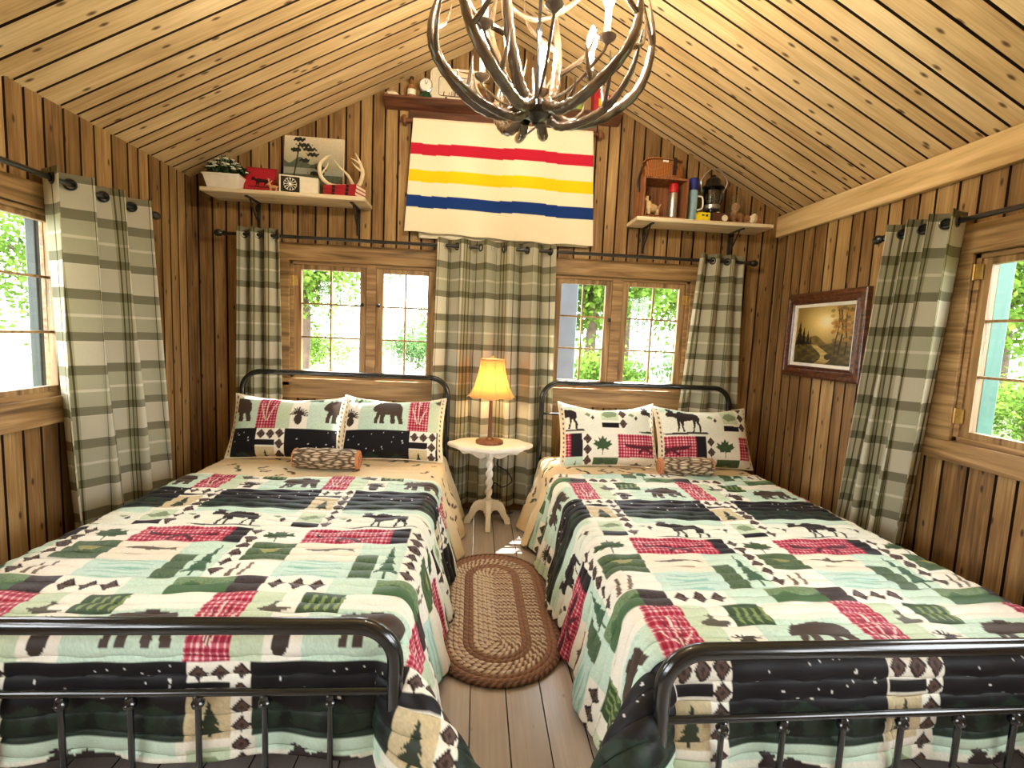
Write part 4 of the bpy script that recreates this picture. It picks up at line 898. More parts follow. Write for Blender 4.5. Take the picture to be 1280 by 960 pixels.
def animal(parent,matname,s,antl=True,body=(.05,.02,.022)):
    mb=MB(); mb.ball((0,0,.055*s/1),tuple(x*s for x in body),12,8); mb.ball((-.045*s,0,.085*s),(.018*s,.012*s,.016*s),10,6); mb.ball((-.062*s,0,.078*s),(.014*s,.009*s,.009*s),10,6); mb.tube([(-.025*s,0,.06*s),(-.045*s,0,.085*s)],[.017*s,.012*s],10)
    for x in (-.03,.032):
        for y in (-.011,.011): mb.tube([(x*s,y*s,.05*s),((x+.003)*s,y*s,.025*s),(x*s,y*s,.0)],[.010*s,.007*s,.006*s],8)
    for y in (-.009,.009): mb.tube([(-.04*s,y*s,.095*s),(-.036*s,y*1.6*s,.112*s)],[.006*s,.002*s],6)
    mb.tube([(.045*s,0,.06*s),(.06*s,0,.07*s)],[.006*s,.003*s],6)
    put('body',mb,matname,parent)
    if antl:
        mb=MB()
        for y in (-1,1): mb.tube([(-.04*s,y*.006*s,.098*s),(-.035*s,y*.03*s,.115*s),(-.04*s,y*.045*s,.135*s)],[.004*s,.003*s,.002*s],6); mb.tube([(-.035*s,y*.03*s,.115*s),(-.02*s,y*.035*s,.135*s)],[.003*s,.0015*s],6)
        put('antlers',mb,'bone',parent)
animal(t,'cone',.62)
def antler_mesh(beam,tines,r0,seg=10):
    mb=MB(); P=bez(beam,10); n=len(P); rad=[r0*(1-.12*i/n) if i<n*.5 else r0*(1-.12*i/n)*(1-((i-n*.5)/(n*.5))**1.6*.86) for i in range(n)]
    rad=[r*(1+.07*math.sin(i*1.9)) for i,r in enumerate(rad)]; rad[0]*=1.25; rad[1]*=1.15
    mb.tube(P,rad,seg)
    for f,pts,r in tines:
        b=P[min(n-1,int(f*n))]; Q=bez([b]+[Vector(p) for p in pts],8); m=len(Q); mb.tube(Q,[r*(1-.85*(i/(m-1))**1.4) for i in range(m)],8)
    return mb
t=thing('shed_antlers','pair of pale deer antlers standing on the red-bound books','antlers',(-1.01,-.135,LT+.0775),(0,0,0)); t.scale=(1.12,1.12,1.05)
put('antler',antler_mesh([(.05,0,.008),(-.04,-.01,.01),(-.095,-.02,.055),(-.105,-.02,.13),(-.07,-.01,.185),(-.045,0,.20)],[(.45,[(-.06,-.03,.12),(-.05,-.03,.15)],.006)],.013),'bone',t)
put('antler',antler_mesh([(.06,.0,.008),(.12,.01,.02),(.145,.02,.10),(.13,.02,.17),(.10,.02,.235)],[(.55,[(.11,0,.14),(.085,-.01,.165)],.008),(.72,[(.10,.01,.185),(.075,0,.195)],.007),(.15,[(.07,-.03,.07),(.02,-.04,.12),(-.01,-.05,.16)],.010)],.014),'bone',t)
t=thing('candle_lantern','dark glass candle holder in front of canvas picture on left shelf','candle holder',(-1.0,-.062,LT)); put('cup',MB().lathe([(.03,0),(.038,.005),(.042,.09),(.04,.094),(.036,.09),(.033,.01),(0,.008)],20),'greenglass',t); put('foot',MB().lathe([(.04,0),(.042,.006),(.03,.012)],20),'darkwood',t)
for k in range(3):
    t=thing('book',('red-bound book at bottom of the stack under antlers','red-bound book in middle of the stack under antlers','red-bound book on top of the stack under antlers')[k],'book',(-.955,-.155,LT+.0255*k),(0,0,-.35+.03*k),'stacked red books on the left shelf'); t.scale=(1.18,1.1,1.3)
    put('cover',MB().box((-.105,-.062,0),(.105,-.058,.019)).box((-.105,-.058,0),(.105,.062,.0025)).box((-.105,-.058,.0165),(.105,.062,.019)),'redprint',t,bevel=.001); put('pages',MB().box((-.102,-.057,.0026),(.102,.059,.0164)),'cream',t)
    put('spine_band',MB().box((-.05,-.0628,.001),(-.03,-.0605,.018)).box((.04,-.0628,.001),(.06,-.0605,.018)),'darkprint',t)
# --- right shelf things
t=thing('wooden_crate','open-fronted wooden crate standing on right shelf under the wicker creel','crate',(1.305,-.125,RT),(0,0,.04))
w,d,h,q=.335,.19,.285,.013
put('side_board',MB().box((-w/2,-d/2,0),(-w/2+q,d/2,h)),'crate',t,bevel=.001); put('side_board',MB().box((w/2-q,-d/2,0),(w/2,d/2,h)),'crate',t,bevel=.001); put('top_board',MB().box((-w/2+q,-d/2,h-q),(w/2-q,d/2,h)),'crate',t,bevel=.001); put('bottom_board',MB().box((-w/2+q,-d/2,0),(w/2-q,d/2,q)),'crate',t,bevel=.001); put('back_board',MB().box((-w/2+q,d/2-.008,q),(w/2-q,d/2,h-q)),'crate',t)
CB=RT+.0135
t=thing('dog_figurine','small tan and white dog figurine on base inside wooden crate','figurine',(1.235,-.155,CB),(0,0,.3)); t.scale=(1.25,1.25,1.25); put('base',MB().box((-.05,-.03,0),(.05,.03,.014)),'lampwood',t,bevel=.003); 
mb=MB(); mb.ball((.0,0,.055),(.045,.022,.026),12,8); mb.ball((-.035,0,.10),(.022,.017,.020),12,8); mb.ball((-.057,0,.093),(.014,.009,.009),8,6); mb.tube([(-.02,0,.06),(-.035,0,.10)],[.022,.015],10)
for x in (-.028,.03):
    for y in (-.013,.013): mb.tube([(x,y,.05),(x,y,.014)],[.011,.008],8)
mb.tube([(.042,0,.06),(.06,0,.085)],[.007,.003],6); put('body',mb,'tan',t)
mb=MB()
for y in (-.016,.016): mb.ball((-.03,y,.105),(.009,.005,.017),8,6)
put('ear',mb,'darkprint',t)
def flask(name,label,cat,loc,r,h,bodymat,capmat,hc,handle=False):
    t=thing(name,label,cat,loc); put('body',MB().lathe([(r*.95,0),(r,.004),(r,h-hc-.012),(r*.92,h-hc)],28),bodymat,t); put('cap',MB().lathe([(r*.86,h-hc),(r*1.02,h-hc+.003),(r*1.02,h-.012),(r*.9,h)],28),capmat,t); put('band',MB().lathe([(r*1.02,.012),(r*1.03,.014),(r*1.03,.022),(r*1.02,.024)],28),'steel',t)
    if handle: put('handle',MB().tube(bez([(r*.95,-.01,h*.62),(r+.03,-.02,h*.58),(r+.034,-.02,h*.36),(r*.95,-.01,h*.30)],8),.006,8),'white',t)
    return t
flask('thermos','steel thermos with red cap inside the wooden crate','thermos',(1.385,-.165,CB),.032,.245,'steel','red',.065)
flask('thermos','pale blue flask with dark blue cap between crate and lantern','thermos',(1.555,-.105,RT),.036,.325,'paleblue','bluecap',.085,True)
t=thing('wicker_creel','wicker fishing creel with leather straps on top of wooden crate','basket',(1.30,-.125,RT+.2855),(0,0,.06))
mb=MB(); nu=40; prof=[(.93,0),(1.0,.02),(.96,.07),(.86,.12),(.84,.125)]; vs=[]; 
def sup(a,rx,ry): c,s=math.cos(a),math.sin(a); e=.55; return (rx*math.copysign(abs(c)**e,c),ry*math.copysign(abs(s)**e,s))
for f,z in prof:
    for k in range(nu): x,y=sup(2*PI*k/nu,.15*f,.085*f); vs.append((x,y,z))
mb.add(vs,[(i*nu+k,i*nu+(k+1)%nu,(i+1)*nu+(k+1)%nu,(i+1)*nu+k) for i in range(4) for k in range(nu)]+[tuple(reversed(range(nu))),tuple(4*nu+k for k in range(nu))]); put('basket',mb,'wicker',t)
mb=MB(); mb.prism([sup(2*PI*k/nu,.132,.078) for k in range(nu)],lambda a,b,d:(a,b,d),.126,.138); lid=put('lid',mb,'wicker',t,bevel=.004)
mb=MB(); mb.tube([(*sup(2*PI*k/nu,.134,.08),.132) for k in range(nu)],.006,8,closed=True); put('lid_rim',mb,'wicker',lid)
put('strap',MB().box((.045,-.093,.02),(.07,-.086,.14)).box((.045,-.09,.138),(.07,.08,.143)),'leather',t,bevel=.001); put('buckle',MB().box((.04,-.098,.06),(.075,-.092,.085)),'leather',t,bevel=.002); put('latch',MB().box((-.03,-.088,.105),(.01,-.078,.12)),'white',t,bevel=.002)
put('shoulder_strap',MB().tube(bez([(-.13,-.02,.12),(-.165,-.02,.06),(-.185,-.02,-.02),(-.172,-.02,-.09),(-.165,0,.02),(-.14,.03,.1)],8),.006,6),'leather',t)
t=thing('camp_lantern','black camping lantern with glass globe and wire bail on right shelf','lantern',(1.705,-.105,RT)); t.scale=(1.2,1.2,1.2)
put('tank',MB().lathe([(.075,0),(.085,.008),(.088,.03),(.08,.055),(.05,.068),(.03,.075),(.03,.09)],32),'black',t); put('burner',MB().lathe([(.045,.088),(.05,.092),(.05,.115),(.044,.12)],28),'steel',t)
put('globe',MB().lathe([(.046,.12),(.056,.15),(.056,.19),(.048,.215)],28),'smoke',t); mb=MB()
for k in range(6): a=2*PI*k/6; mb.tube(bez([(.05*math.cos(a),.05*math.sin(a),.115),(.064*math.cos(a),.064*math.sin(a),.165),(.05*math.cos(a),.05*math.sin(a),.218)],6),.0028,6)
put('cage',mb,'black',t); put('hood',MB().lathe([(.062,.212),(.07,.218),(.068,.226),(.05,.24),(.044,.268),(.03,.282),(.014,.288),(.012,.30),(0,.302)],28),'black',t); put('bail',MB().tube(bez([(-.068,0,.20),(-.082,-.01,.26),(-.04,-.015,.322),(0,-.018,.335),(.04,-.015,.322),(.082,-.01,.26),(.068,0,.20)],8),.0028,6),'steel',t); put('valve_knob',MB().lathe([(.012,0),(.014,.004),(.012,.016),(0,.018)],14,(0,-.085,.045),Matrix.Rotation(PI/2,3,'X')),'white',t); put('mantle',MB().ball((0,0,.165),(.018,.018,.03),12,8),'white',t)
t=thing('small_box','bright yellow card box on right shelf in front of blue flask','box',(1.60,-.205,RT),(0,0,.05)); put('box',MB().box((-.046,-.022,0),(.046,.022,.058)),'yellow',t,bevel=.001); put('print',MB().box((-.02,-.0226,.034),(.0,-.0218,.044)).box((.012,-.0226,.030),(.028,-.0218,.046)),'darkprint',t); put('flap',MB().box((-.046,-.022,.0582),(.046,.0,.0592)),'yellow',t)
t=thing('small_chest','low dark wooden box under the lantern beside the yellow box','box',(1.725,-.222,RT)); put('body',MB().box((-.062,-.018,0),(.062,.018,.05)),'darkwood',t,bevel=.002); put('lid',MB().box((-.064,-.019,.0505),(.064,.019,.06)),'darkwood',t,bevel=.002)
t=thing('round_tin','small round cream lid leaning at the front of right shelf','tin',(1.745,-.244,RT),(0,0,0)); put('disc',MB().lathe([(.0,0),(.020,0),(.022,.003),(.022,.0),],20,(0,0,.022),Matrix.Rotation(PI/2,3,'X')).lathe([(.022,-.002),(.022,.004),(.016,.005),(0,.005)],20,(0,0,.022),Matrix.Rotation(PI/2,3,'X')),'cream',t)
t=thing('glass_cloche','clear glass jar with pine cones inside on right shelf by corner','jar',(1.885,-.125,RT)); t.scale=(1.15,1.15,1.25); put('base',MB().lathe([(.066,0),(.068,.006),(.06,.014)],24),'lampwood',t); put('dome',MB().lathe([(.058,.014),(.058,.12),(.05,.155),(.028,.178),(0,.185)],24),'clear',t); put('knob',MB().ball((0,0,.193),.010,10,8),'clear',t)
def pinecone3d(label,loc,s,rot,group):
    t=thing('pine_cone',label,'pine cone',loc,rot,group); mb=MB(); mb.ball((0,0,.03*s),(.012*s,.012*s,.03*s),8,6)
    for i in range(9):
        z=.006+.05*i/9; r=.024*math.sin(PI*(.18+.78*i/9))
        for k in range(8):
            a=2*PI*(k+.5*(i%2))/8; o=Vector((math.cos(a),math.sin(a),0)); sd=Vector((-math.sin(a),math.cos(a),0)); c=Vector((0,0,z))*s
            mb.add([c+sd*.005*s,c-sd*.005*s,c+(o*r-sd*.007+Vector((0,0,.006)))*s,c+(o*(r+.003)+Vector((0,0,.012)))*s,c+(o*r+sd*.007+Vector((0,0,.006)))*s],[(0,1,2,3,4)])
    put('scales',mb,'cone',t)
for k,(x,y,z,s,r) in enumerate(((1.853,-.14,RT+.018,1.35,(0,.1,0)),(1.915,-.115,RT+.018,1.3,(.1,-.1,1)),(1.885,-.12,RT+.098,1.2,(.2,.2,2)))): pinecone3d(('pine cone at left inside the clear glass jar','pine cone at right inside the clear glass jar','topmost pine cone inside the clear glass jar')[k],(x,y,z),s,r,'pine cones in the jar')
for k,(x,y,s) in enumerate(((1.825,-.225,.8),(1.87,-.228,1.0),(1.915,-.225,.95),(2.02,-.205,1.05),(2.065,-.14,1.2))): pinecone3d(('smallest pine cone by the dark box on right shelf','pine cone at shelf front below left of the jar','pine cone at shelf front below right of the jar','pine cone on right shelf beside the shell','pine cone nearest the right wall corner on shelf')[k],(x,y,RT),s,(.1*k,.15*(k-2)*.3,k),'pine cones along the right shelf')
t=thing('sea_shell','pale ribbed shell at right end of right shelf by pine cones','shell',(1.968,-.19,RT),(.5,0,.4)); t.scale=(.85,.6,1); P=[]; 
mb=MB(); mb.lathe([(.0,.0),(.034,.006),(.046,.03),(.04,.055),(.02,.078),(0,.084)],24,(0,0,0),None,lambda a,i:1+.07*math.cos(10*a)); put('shell',mb,'bone',t)
# --- top ledge things
t=thing('serving_tray','cream enamel tray with brown line drawing propped on top ledge','tray',(-.215,-.035,SZ),(-.16,0,.03))
def rr(w,h,r,n=6): return [(sx*(w/2-r)+r*math.cos(a),sz*(h/2-r)+r*math.sin(a)) for sx,sz,a0 in ((1,1,0),(-1,1,PI/2),(-1,-1,PI),(1,-1,1.5*PI)) for a in np.linspace(a0,a0+PI/2,n)]
TR=(.36,.25)
put('tray',MB().prism(rr(*TR,.04),lambda a,b,d:(a,d,b+TR[1]/2),-.004,.004),'cream',t); mb=MB(); mb.tube([(a,-.008,b+TR[1]/2) for a,b in rr(*TR,.04)],.008,8,closed=True); put('rim',mb,'cream',t)
mb=MB(); mb.tube([(a,-.0055,b+TR[1]/2) for a,b in rr(.25,.14,.015)],.002,5,closed=True); R=random.Random(2)
for k in range(16): x=-.10+.2*R.random(); h=.03+.07*R.random(); mb.tube([(x,-.0055,.05),(x+.004,-.0055,.05+h)],.0022,5)
mb.tube([(-.11,-.0055,.052),(.11,-.0055,.05)],.002,5); put('line_drawing',mb,'lampwood',t)
for x in (-.07,.07): put('stand',MB().box((x-.006,-.03,0),(x+.006,.03,.012)).box((x-.006,-.03,.012),(x+.006,-.022,.03)),'black',t)
def bottle(label,x,y,s,mat,capm,cat='bottle'):
    t=thing('bottle',label,cat,(x,y,SZ)); put('glass',MB().lathe([(.028*s,0),(.03*s,.004),(.03*s,.07*s),(.022*s,.09*s),(.011*s,.10*s),(.011*s,.125*s)],20),mat,t); put('stopper',MB().lathe([(.013*s,.125*s),(.014*s,.128*s),(.013*s,.145*s),(0,.147*s)],16),capm,t); put('label_band',MB().lathe([(.0305*s,.02*s),(.031*s,.022*s),(.031*s,.055*s),(.0305*s,.057*s)],20),'cream',t)
bottle('amber bottle at far left of the top ledge, second from end',-.525,-.07,1.0,'crate','black')
t=thing('white_shell','low pale shell at far left end of the top ledge','shell',(-.66,-.07,SZ)); put('shell',MB().lathe([(0,0),(.04,.004),(.05,.018),(.03,.035),(0,.042)],18,(0,0,0),None,lambda a,i:1+.08*math.cos(9*a)),'bone',t)
t=thing('mantel_clock','small round white-faced clock on green base, left of cream tray','clock',(-.425,-.075,SZ)); put('base',MB().lathe([(.04,0),(.045,.006),(.042,.03),(.03,.045),(.02,.05)],20),'greenglass',t); rx=Matrix.Rotation(PI/2,3,'X'); put('case',MB().lathe([(.045,-.015),(.048,-.01),(.048,.012),(.04,.016)],28,(0,0,.093),rx),'steel',t); put('dial',MB().lathe([(.040,.0165),(.040,.018),(0,.018)],28,(0,0,.093),rx),'white',t); put('hands',MB().tube([(0,-.019,.093),(.014,-.019,.112)],.0015,5).tube([(0,-.019,.093),(-.008,-.019,.122)],.0012,5),'black',t)
t=thing('coffee_grinder','small dark wooden grinder with crank behind chandelier on top ledge','grinder',(-.03,-.065,SZ)); put('box',MB().box((-.045,-.045,0),(.045,.045,.08)),'darkwood',t,bevel=.003); put('hopper',MB().lathe([(.02,.08),(.045,.10),(.05,.12),(.03,.125)],20),'brass',t); put('crank',MB().tube([(0,0,.125),(0,0,.14),(.05,0,.145),(.05,0,.16)],.004,8),'black',t)
bottle('brown bottle on top ledge right of the cream tray',.10,-.07,.9,'darkprint','cream'); bottle('pale bottle on top ledge behind the chandelier centre',.21,-.07,.85,'bone','red')
t=thing('oil_lamp','glass oil lamp on the top ledge behind the chandelier','oil lamp',(.38,-.06,SZ)); put('font',MB().lathe([(.035,0),(.038,.005),(.02,.02),(.045,.04),(.05,.06),(.02,.075)],22),'greenglass',t); put('burner',MB().lathe([(.02,.075),(.022,.08),(.02,.09)],18),'brass',t); put('chimney',MB().lathe([(.018,.09),(.032,.115),(.02,.16),(.016,.20)],20),'clear',t)
t=thing('storage_tin','red rectangular tin at right end of the top ledge','tin',(.845,-.06,SZ),(0,0,.05)); put('body',MB().box((-.075,-.045,0),(.075,.045,.125)),'redprint',t,bevel=.004); put('lid',MB().box((-.078,-.048,.1255),(.078,.048,.15)),'redprint',t,bevel=.004); put('label_plate',MB().box((-.04,-.0465,.035),(.04,-.045,.085)),'yellow',t)
t=thing('enamel_mug','yellow-green enamel mug beside the red tin on top ledge','mug',(.66,-.065,SZ)); put('cup',MB().lathe([(.036,0),(.04,.004),(.042,.085),(.044,.088),(.04,.085),(.037,.008),(0,.006)],22),'yellowgreen',t); put('handle',MB().tube(bez([(-.04,0,.07),(-.065,0,.062),(-.066,0,.03),(-.04,0,.02)],8),.0045,8),'yellowgreen',t)
# ------------------------------------------------------------------ framed landscape on the right wall
t=thing('framed_painting','brown framed landscape painting of golden woods on the right wall','painting',(XR,-.61,1.462),(0,0,-PI/2))
# local: x along wall (to +x = towards camera after rotation), -y into room
W2,H2=.745,.585
def frame_ring(w,h,prof):
    mb=MB(); n=len(prof); vs=[]; 
    for sx,sz in ((-1,-1),(1,-1),(1,1),(-1,1)):
        for i,d in prof: vs.append((sx*(w/2-i),-d,sz*(h/2-i)))
    fs=[(k*n+j,k*n+(j+1)%n,((k+1)%4)*n+(j+1)%n,((k+1)%4)*n+j) for k in range(4) for j in range(n)]
    return mb.add(vs,fs)
fr=put('frame',frame_ring(W2,H2,[(0,0),(0,.030),(.012,.042),(.030,.044),(.045,.030),(.060,.028),(.072,.036),(.078,.030),(.078,0)]),'framewood',t)
put('liner',frame_ring(W2-.15,H2-.15,[(0,.002),(0,.026),(.012,.022),(.024,.018),(.024,.002)]),'white',t)
def landscape(a,b):
    c=np.empty(a.shape+(3,)); n=lambda f,g,p:np.sin(a*f+p)*np.sin(b*g+p*1.7)
    g=np.exp(-(((a-.52)/.32)**2+((b-.72)/.26)**2))[...,None]
    c[:]=C(150,120,60); c=c*(1-g)+C(255,226,140)*g; g2=np.exp(-(((a-.55)/.10)**2+((b-.74)/.09)**2))[...,None]; c=c*(1-g2)+C(255,248,210)*g2
    hill=b<.44+.06*np.sin(a*7)+.03*np.sin(a*19); c[hill]=(C(120,98,46)*(1+.3*n(40,30,1))[...,None])[hill]
    gr=b<.34+.02*np.sin(a*11); c[gr]=(C(92,78,36)*(1+.45*n(33,60,2))[...,None])[gr]
    rv=(np.abs(a-.46-.12*np.sin(b*12))<.05+.16*(.34-b))&(b<.34); c[rv]=(C(190,164,96)*(1+.2*n(20,90,0))[...,None])[rv]
    for x,y,s,dk in ((.16,.36,.30,1),(.08,.32,.42,1),(.24,.36,.24,1),(.30,.38,.14,.8)):
        m=pm_poly(a,b,pine,x-s*.2,x+s*.2,y-.05,y-.05+s*1.15); c[m]=C(34,34,18)*dk
    for x,w in ((.74,.010),(.80,.014),(.88,.012)):
        m=(np.abs(a-x-.02*np.sin(b*8+x*20))<w)&(b<.92)&(b>.18); c[m]=C(58,38,20)
    for k in range(60):
        r=np.random.default_rng(k); x,y=r.uniform(.64,.99),r.uniform(.42,.98); m=((a-x)/.035)**2+((b-y)/.03)**2<1; c[m]=c[m]*.35+[C(150,96,30),C(96,76,34),C(180,130,50)][k%3]*.65
    for x,y in ((.12,.12),(.3,.08),(.2,.2),(.62,.14),(.72,.1)): m=((a-x)/.06)**2+((b-y)/.05)**2<1; c[m]=C(70,58,34)
    c[(b<.06)]*=.6
    return c*(1+.14*(rng.random(a.shape+(1,))-.5))
nu,nv=180,130; a=np.linspace(0,1,nu)[None,:]+np.zeros((nv,1)); b=np.linspace(0,1,nv)[:,None]+np.zeros((1,nu))
w,h=W2-.19,H2-.19; gridobj('canvas',np.stack([(a-.5)*w,np.full_like(a,-.012),(b-.5)*h],-1),'paint',t,col=np.clip(landscape(a,b),0,1)); put('backing',MB().box((-w/2-.02,-.010,-h/2-.02),(w/2+.02,0,h/2+.02)),'lampwood',t)
# ------------------------------------------------------------------ antler chandelier
CX,CY,CZ=.195,-1.75,2.225
ch=thing('antler_chandelier','antler chandelier with lit candle bulbs hanging from the ridge','chandelier',(CX,CY,CZ))
put('hub',MB().lathe([(0,-.03),(.010,-.028),(.012,-.018),(.02,-.012),(.058,.0),(.068,.022),(.06,.045),(.03,.058),(.007,.06),(.007,.30),(.014,.32),(.007,.34),(.007,.62),(0,.625)],24),'black',ch)
mb=MB(); z=.62; k=0
while z<RZ-CZ-.05:
    e=[]; 
    for q in np.linspace(0,2*PI,13)[:-1]:
        o=math.cos(q)*.011; e.append((o if k%2 else 0,0 if k%2 else o,z+.02+math.sin(q)*.022))
    mb.tube(e,.003,6,closed=True); z+=.034; k+=1
put('chain',mb,'black',ch); put('canopy',MB().lathe([(.065,RZ-CZ-.03),(.06,RZ-CZ-.055),(.03,RZ-CZ-.075),(.012,RZ-CZ-.09)],24),'black',ch)
def pol(a,r,z): return (r*math.cos(a),r*math.sin(a),z)
R=random.Random(11)
# lower bowl of antlers: (angle, reach, rise, twist)
low=[(PI*1.02,.42,.36,.25),(PI*.72,.36,.34,-.3),(PI*.38,.37,.36,.3),(PI*.06,.44,.46,-.25),(-PI*.30,.40,.42,.3),(-PI*.66,.40,.42,-.3)]
for i,(a,r,h,tw) in enumerate(low):
    beam=[pol(a,.062,.03),pol(a+tw*.15,.14,-.005),pol(a+tw*.4,r*.62,.03),pol(a+tw*.75,r*.92,.14),pol(a+tw,r,h*.65),pol(a+tw*1.15,r*.93,h)]
    tines=[(.42,[pol(a+tw*.2,r*.62,.12),pol(a+tw*.1,r*.60,.20)],.012),(.62,[pol(a+tw*.75+.22,r*1.0,.20),pol(a+tw*.75+.34,r*1.0,.30)],.011),(.78,[pol(a+tw-.25,r*.86,h*.85),pol(a+tw-.32,r*.80,h*1.08)],.010),(.2,[pol(a+tw*.2,.19,.045),pol(a+tw*.1,.20,.085)],.009)]
    put('antler',antler_mesh(beam,tines,.0225),'antler',ch)
# upper, steeper antlers
for i,(a,r,h,tw) in enumerate([(PI*.92,.26,.56,-.5),(PI*.22,.24,.58,.5),(-PI*.80,.27,.55,.4)]):
    beam=[pol(a,.045,.05),pol(a+tw*.2,.10,.10),pol(a+tw*.5,r*.65,.22),pol(a+tw*.8,r*.9,.38),pol(a+tw,r*.85,h)]
    tines=[(.5,[pol(a+tw*.6-.5,r*.95,.30),pol(a+tw*.6-.6,r*1.15,.42)],.013),(.7,[pol(a+tw+.5,r*.9,.46),pol(a+tw+.6,r*.95,.58)],.011)]
    put('antler',antler_mesh(beam,tines,.023),'antler',ch)
# low loops whose burrs sit under the hub
for a in (PI*1.12,-.10*PI,PI*.55):
    beam=[pol(a+.5,.06,.0),pol(a+.25,.10,-.028),pol(a+.1,.19,-.015),pol(a,.28,.03),pol(a-.12,.36,.12),pol(a-.2,.40,.24)]
    put('antler',antler_mesh(beam,[(.55,[pol(a-.3,.30,.10),pol(a-.4,.31,.16)],.010)],.017),'antler',ch)
# arcs bracing the upper part
arc=[pol(q,.20,.50+.02*math.sin(3*q)) for q in np.linspace(0,2*PI,40)[:-1]]
put('ring',MB().tube(arc,[.011+.002*math.sin(9*q) for q in np.linspace(0,2*PI,40)[:-1]],10,closed=True),'antler',ch)
for k,(x,y,z) in enumerate(((.035,.13,.155),(-.215,.15,.205),(.235,.13,.235),(-.21,-.15,.235),(.23,-.16,.22),(.02,-.27,.24))):
    a=math.atan2(y,x); r=math.hypot(x,y); cu=put('drip_cup',MB().lathe([(.006,-.02),(.012,-.012),(.03,0),(.033,.008),(.029,.008),(.014,.003),(.0,.003)],20,(x,y,z)),'antler',ch)
    cd=put('candle',MB().lathe([(.0125,.003),(.0125,.095),(.009,.10)],16,(x,y,z)),'sleeve',ch)
    put('bulb',MB().lathe([(.008,.10),(.011,.106),(.021,.128),(.022,.145),(.015,.172),(.006,.195),(0,.202)],16,(x,y,z)),'bulb',cd)
    arm=bez([pol(a,.02,.05),pol(a,r*.5,z*.35),(x*.92,y*.92,z-.05),(x,y,z-.018)],8); put('arm',MB().tube(arm,.006,8),'antler',ch)
# ------------------------------------------------------------------ outdoors
g=struct(put('ground',MB().box((-70,-70,-.75),(70,90,-.55)),'ground'))
def tree(x,y,h,r,label,group,mat='leaves',n=2600,low=.25,seed=0,ls=1,name='leafy_tree',cat='tree'):
    rr_=np.random.default_rng(seed); t=thing(name,label,cat,(x,y,-.55),0,group)
    mb=MB().tube(bez([(0,0,0),(.1,.05,h*.3),(0,.1,h*.55),(.1,0,h*.85)],6),[.22*h/8*(1-.8*i/18) for i in range(19)],10)
    for k in range(5): a=2*PI*k/5; mb.tube([(0,.05,h*.4),(r*.4*math.cos(a),r*.4*math.sin(a),h*.6),(r*.7*math.cos(a),r*.7*math.sin(a),h*.72)],[.07*h/8,.05*h/8,.02*h/8],6)
    put('trunk',mb,'bark',t)
    cl=[(rr_.normal(0,.42,3)*np.array([r,r,h*.24])+np.array([0,0,h*(low+1)/2])) for _ in range(26)]
    c=np.array([cl[i] for i in rr_.integers(0,26,n)])+rr_.normal(0,.28,(n,3))*r*.8
    c[:,2]=np.maximum(c[:,2],h*low*.8)
    d=rr_.normal(0,1,(n,3)); d/=np.linalg.norm(d,axis=1,keepdims=True); e=np.cross(d,rr_.normal(0,1,(n,3))); e/=np.linalg.norm(e,axis=1,keepdims=True); s=(rr_.uniform(.07,.15,(n,1))*h/8*ls)
    V=np.stack([c-d*s,c+e*s*.6,c+d*s,c-e*s*.6],1).reshape(-1,3); F=np.arange(4*n).reshape(n,4)
    me=bpy.data.meshes.new('foliage'); me.from_pydata(V.tolist(),[],F.tolist()); me.update(); me.materials.append(M[mat]); o=bpy.data.objects.new('foliage',me); COL.objects.link(o); o.parent=t
    return t
G='trees beyond the windows'
tree(-5.6,12.5,6.5,2.2,'leafy tree beyond the drive seen through left casement of left back window',G,'leaves',5200,.16,1)
tree(-3.9,26,3.6,3.0,'low distant tree past the drive seen through left back window',G,'leaves2',4200,.02,2)
tree(-.2,17,4.6,1.7,'small tree seen through the right casement of left back window',G,'leaves',4200,.08,3)
tree(3.6,12,8,2.6,'tall bright tree seen through left casement of right back window',G,'leaves',7000,.08,4)
tree(9.9,15.5,8.4,2.8,'tall bright tree seen through right casement of right back window',G,'leaves',7500,.05,5)
tree(8.5,24,9,4,'farther tree behind the others, right back window',G,'leaves2',5200,.03,6)
tree(16.3,10.4,8.4,3.2,'tree on the lawn seen through the hinged window on the right wall',G,'leaves',7000,.10,7)
tree(25,14,9,4.5,'farther tree seen through the hinged window on the right wall',G,'leaves2',6000,.03,8)
tree(-13,12.5,7,3.2,'tree seen through the side window on the left wall',G,'leaves',5200,.10,9)
for a in ((3.3,8.6,1.9,1.0,'rounded shrub on the lawn seen through left casement of right back window',21),(6.4,9.2,2.0,1.25,'rounded shrub on the lawn seen through right casement of right back window',22),(-7.2,17,2.1,1.6,'far shrub at the drive edge seen through left casement of left back window',23),(-3.0,21.5,2.0,1.6,'far shrub at the drive edge seen through right casement of left back window',24),(11.5,5.6,1.6,1.3,'shrub on the lawn outside the hinged window on the right wall',25)):
    tree(*a[:4],a[4],'shrubs outside','leaves' if a[5]%2 else 'leaves2',4200,.05,a[5],2.2,'leafy_shrub','shrub')
def post(label,x,y,s,mat,zt=2.6,k=1):
    t=thing('porch_post',label,'post',(x,y,-.55)); put('shaft',MB().box((-s/2*k,-s/2,0),(s/2*k,s/2,zt+.55)),mat,t,bevel=.008); put('base_block',MB().box((-s*.65*k,-s*.65,0),(s*.65*k,s*.65,.2)),mat,t,bevel=.008)
post('teal porch post outside the hinged window on right wall',3.05,-1.02,.11,'tealpost'); post('dark green porch post outside the left side window',-2.62,-.545,.20,'greenpost',k=.3); post('pale grey-blue post outside the right back window',.88,1.25,.22,'bluepost')
tag(put('porch_beam',MB().box((-2.95,-5.2,2.02),(-2.75,0.4,2.2)),'ply'),'brown porch beam outside the left side window','beam')
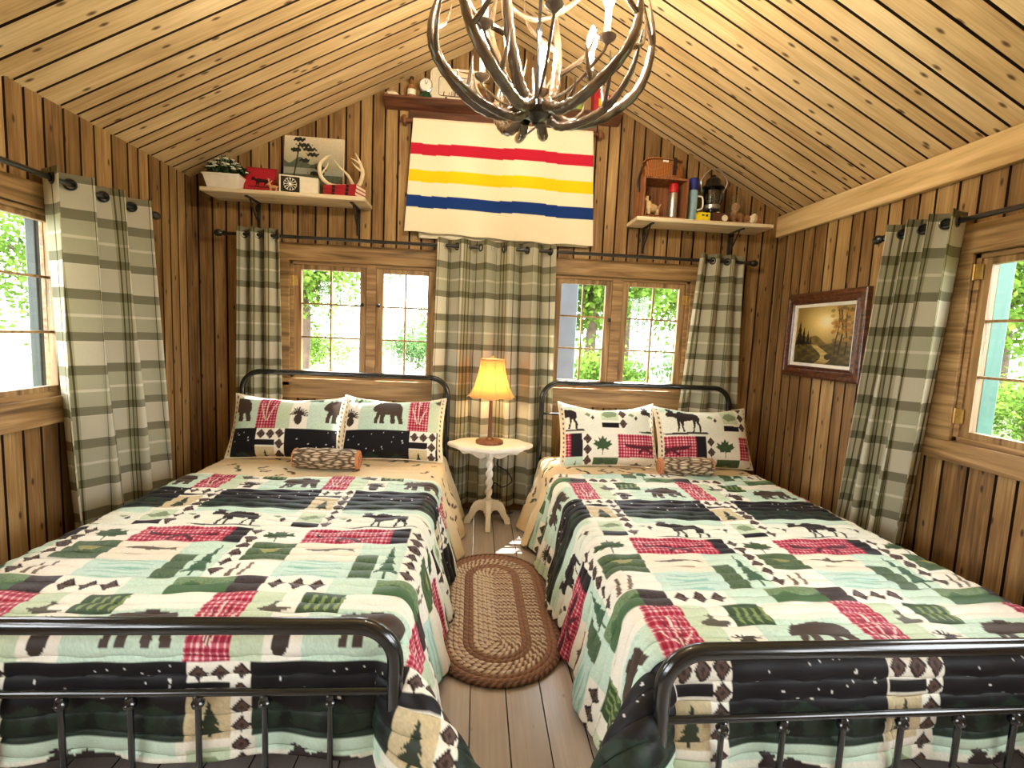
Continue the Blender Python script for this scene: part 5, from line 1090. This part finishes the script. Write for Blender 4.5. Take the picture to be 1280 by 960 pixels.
# ------------------------------------------------------------------ light
w=bpy.data.worlds.new('sky'); SC.world=w; w.use_nodes=True; nt=w.node_tree; bg=nt.nodes['Background']; bg.inputs[0].default_value=(.93,.97,1,1); bg.inputs[1].default_value=4.5
sun=bpy.data.lights.new('sun','SUN'); sun.energy=8; sun.angle=.01; sun.color=(1,.97,.92); so=bpy.data.objects.new('sun',sun); COL.objects.link(so)
so.rotation_euler=Vector((-.30,-.485,-1)).to_track_quat('-Z','Y').to_euler()
def portal(name,loc,rot,sx,sy):
    l=bpy.data.lights.new(name,'AREA'); l.shape='RECTANGLE'; l.size=sx; l.size_y=sy; l.cycles.is_portal=True; o=bpy.data.objects.new(name,l); COL.objects.link(o); o.location=loc; o.rotation_euler=rot
for nm,op in (('portal_back_left',WL),('portal_back_right',WR)): portal(nm,((op[0]+op[1])/2,.10,(op[2]+op[3])/2),(-PI/2,0,0),op[1]-op[0],op[3]-op[2])
portal('portal_right',(XR+.1,(WRT[0]+WRT[1])/2,1.4),(PI/2,0,PI/2),.65,.89); portal('portal_right_front',(XR+.1,-3.87,1.45),(PI/2,0,PI/2),2.25,1.2); portal('portal_left_front',(XL-.1,-3.87,1.45),(PI/2,0,-PI/2),2.25,1.2); portal('portal_left',(XL-.1,(WLT[0]+WLT[1])/2,1.42),(PI/2,0,-PI/2),.74,.89)
# ------------------------------------------------------------------ camera
yaw,pitch,roll=-.0747,-.1007,.0444
cy,sy,cp,sp,cr,sr=math.cos(yaw),math.sin(yaw),math.cos(pitch),math.sin(pitch),math.cos(roll),math.sin(roll)
F=Vector((-sy*cp,cy*cp,sp)); Rv=Vector((cy,sy,0)); U=Rv.cross(F); R2=Rv*cr+U*sr; U2=-Rv*sr+U*cr
cam=bpy.data.cameras.new('camera'); cam.sensor_width=36; cam.lens=36*611.138/1280; cam.clip_start=.05; cam.clip_end=400
co=bpy.data.objects.new('camera',cam); COL.objects.link(co)
co.matrix_world=Matrix(((R2.x,U2.x,-F.x,0),(R2.y,U2.y,-F.y,-3.7556),(R2.z,U2.z,-F.z,1.3757),(0,0,0,1)))
SC.camera=co
vs_=SC.view_settings; vs_.view_transform='Standard'; vs_.look='None'; vs_.gamma=1; vs_.use_curve_mapping=False; vs_.exposure=1.85
SC.cycles.use_denoising=True; SC.cycles.max_bounces=8; SC.cycles.diffuse_bounces=5; SC.cycles.transparent_max_bounces=12; SC.cycles.sample_clamp_indirect=6
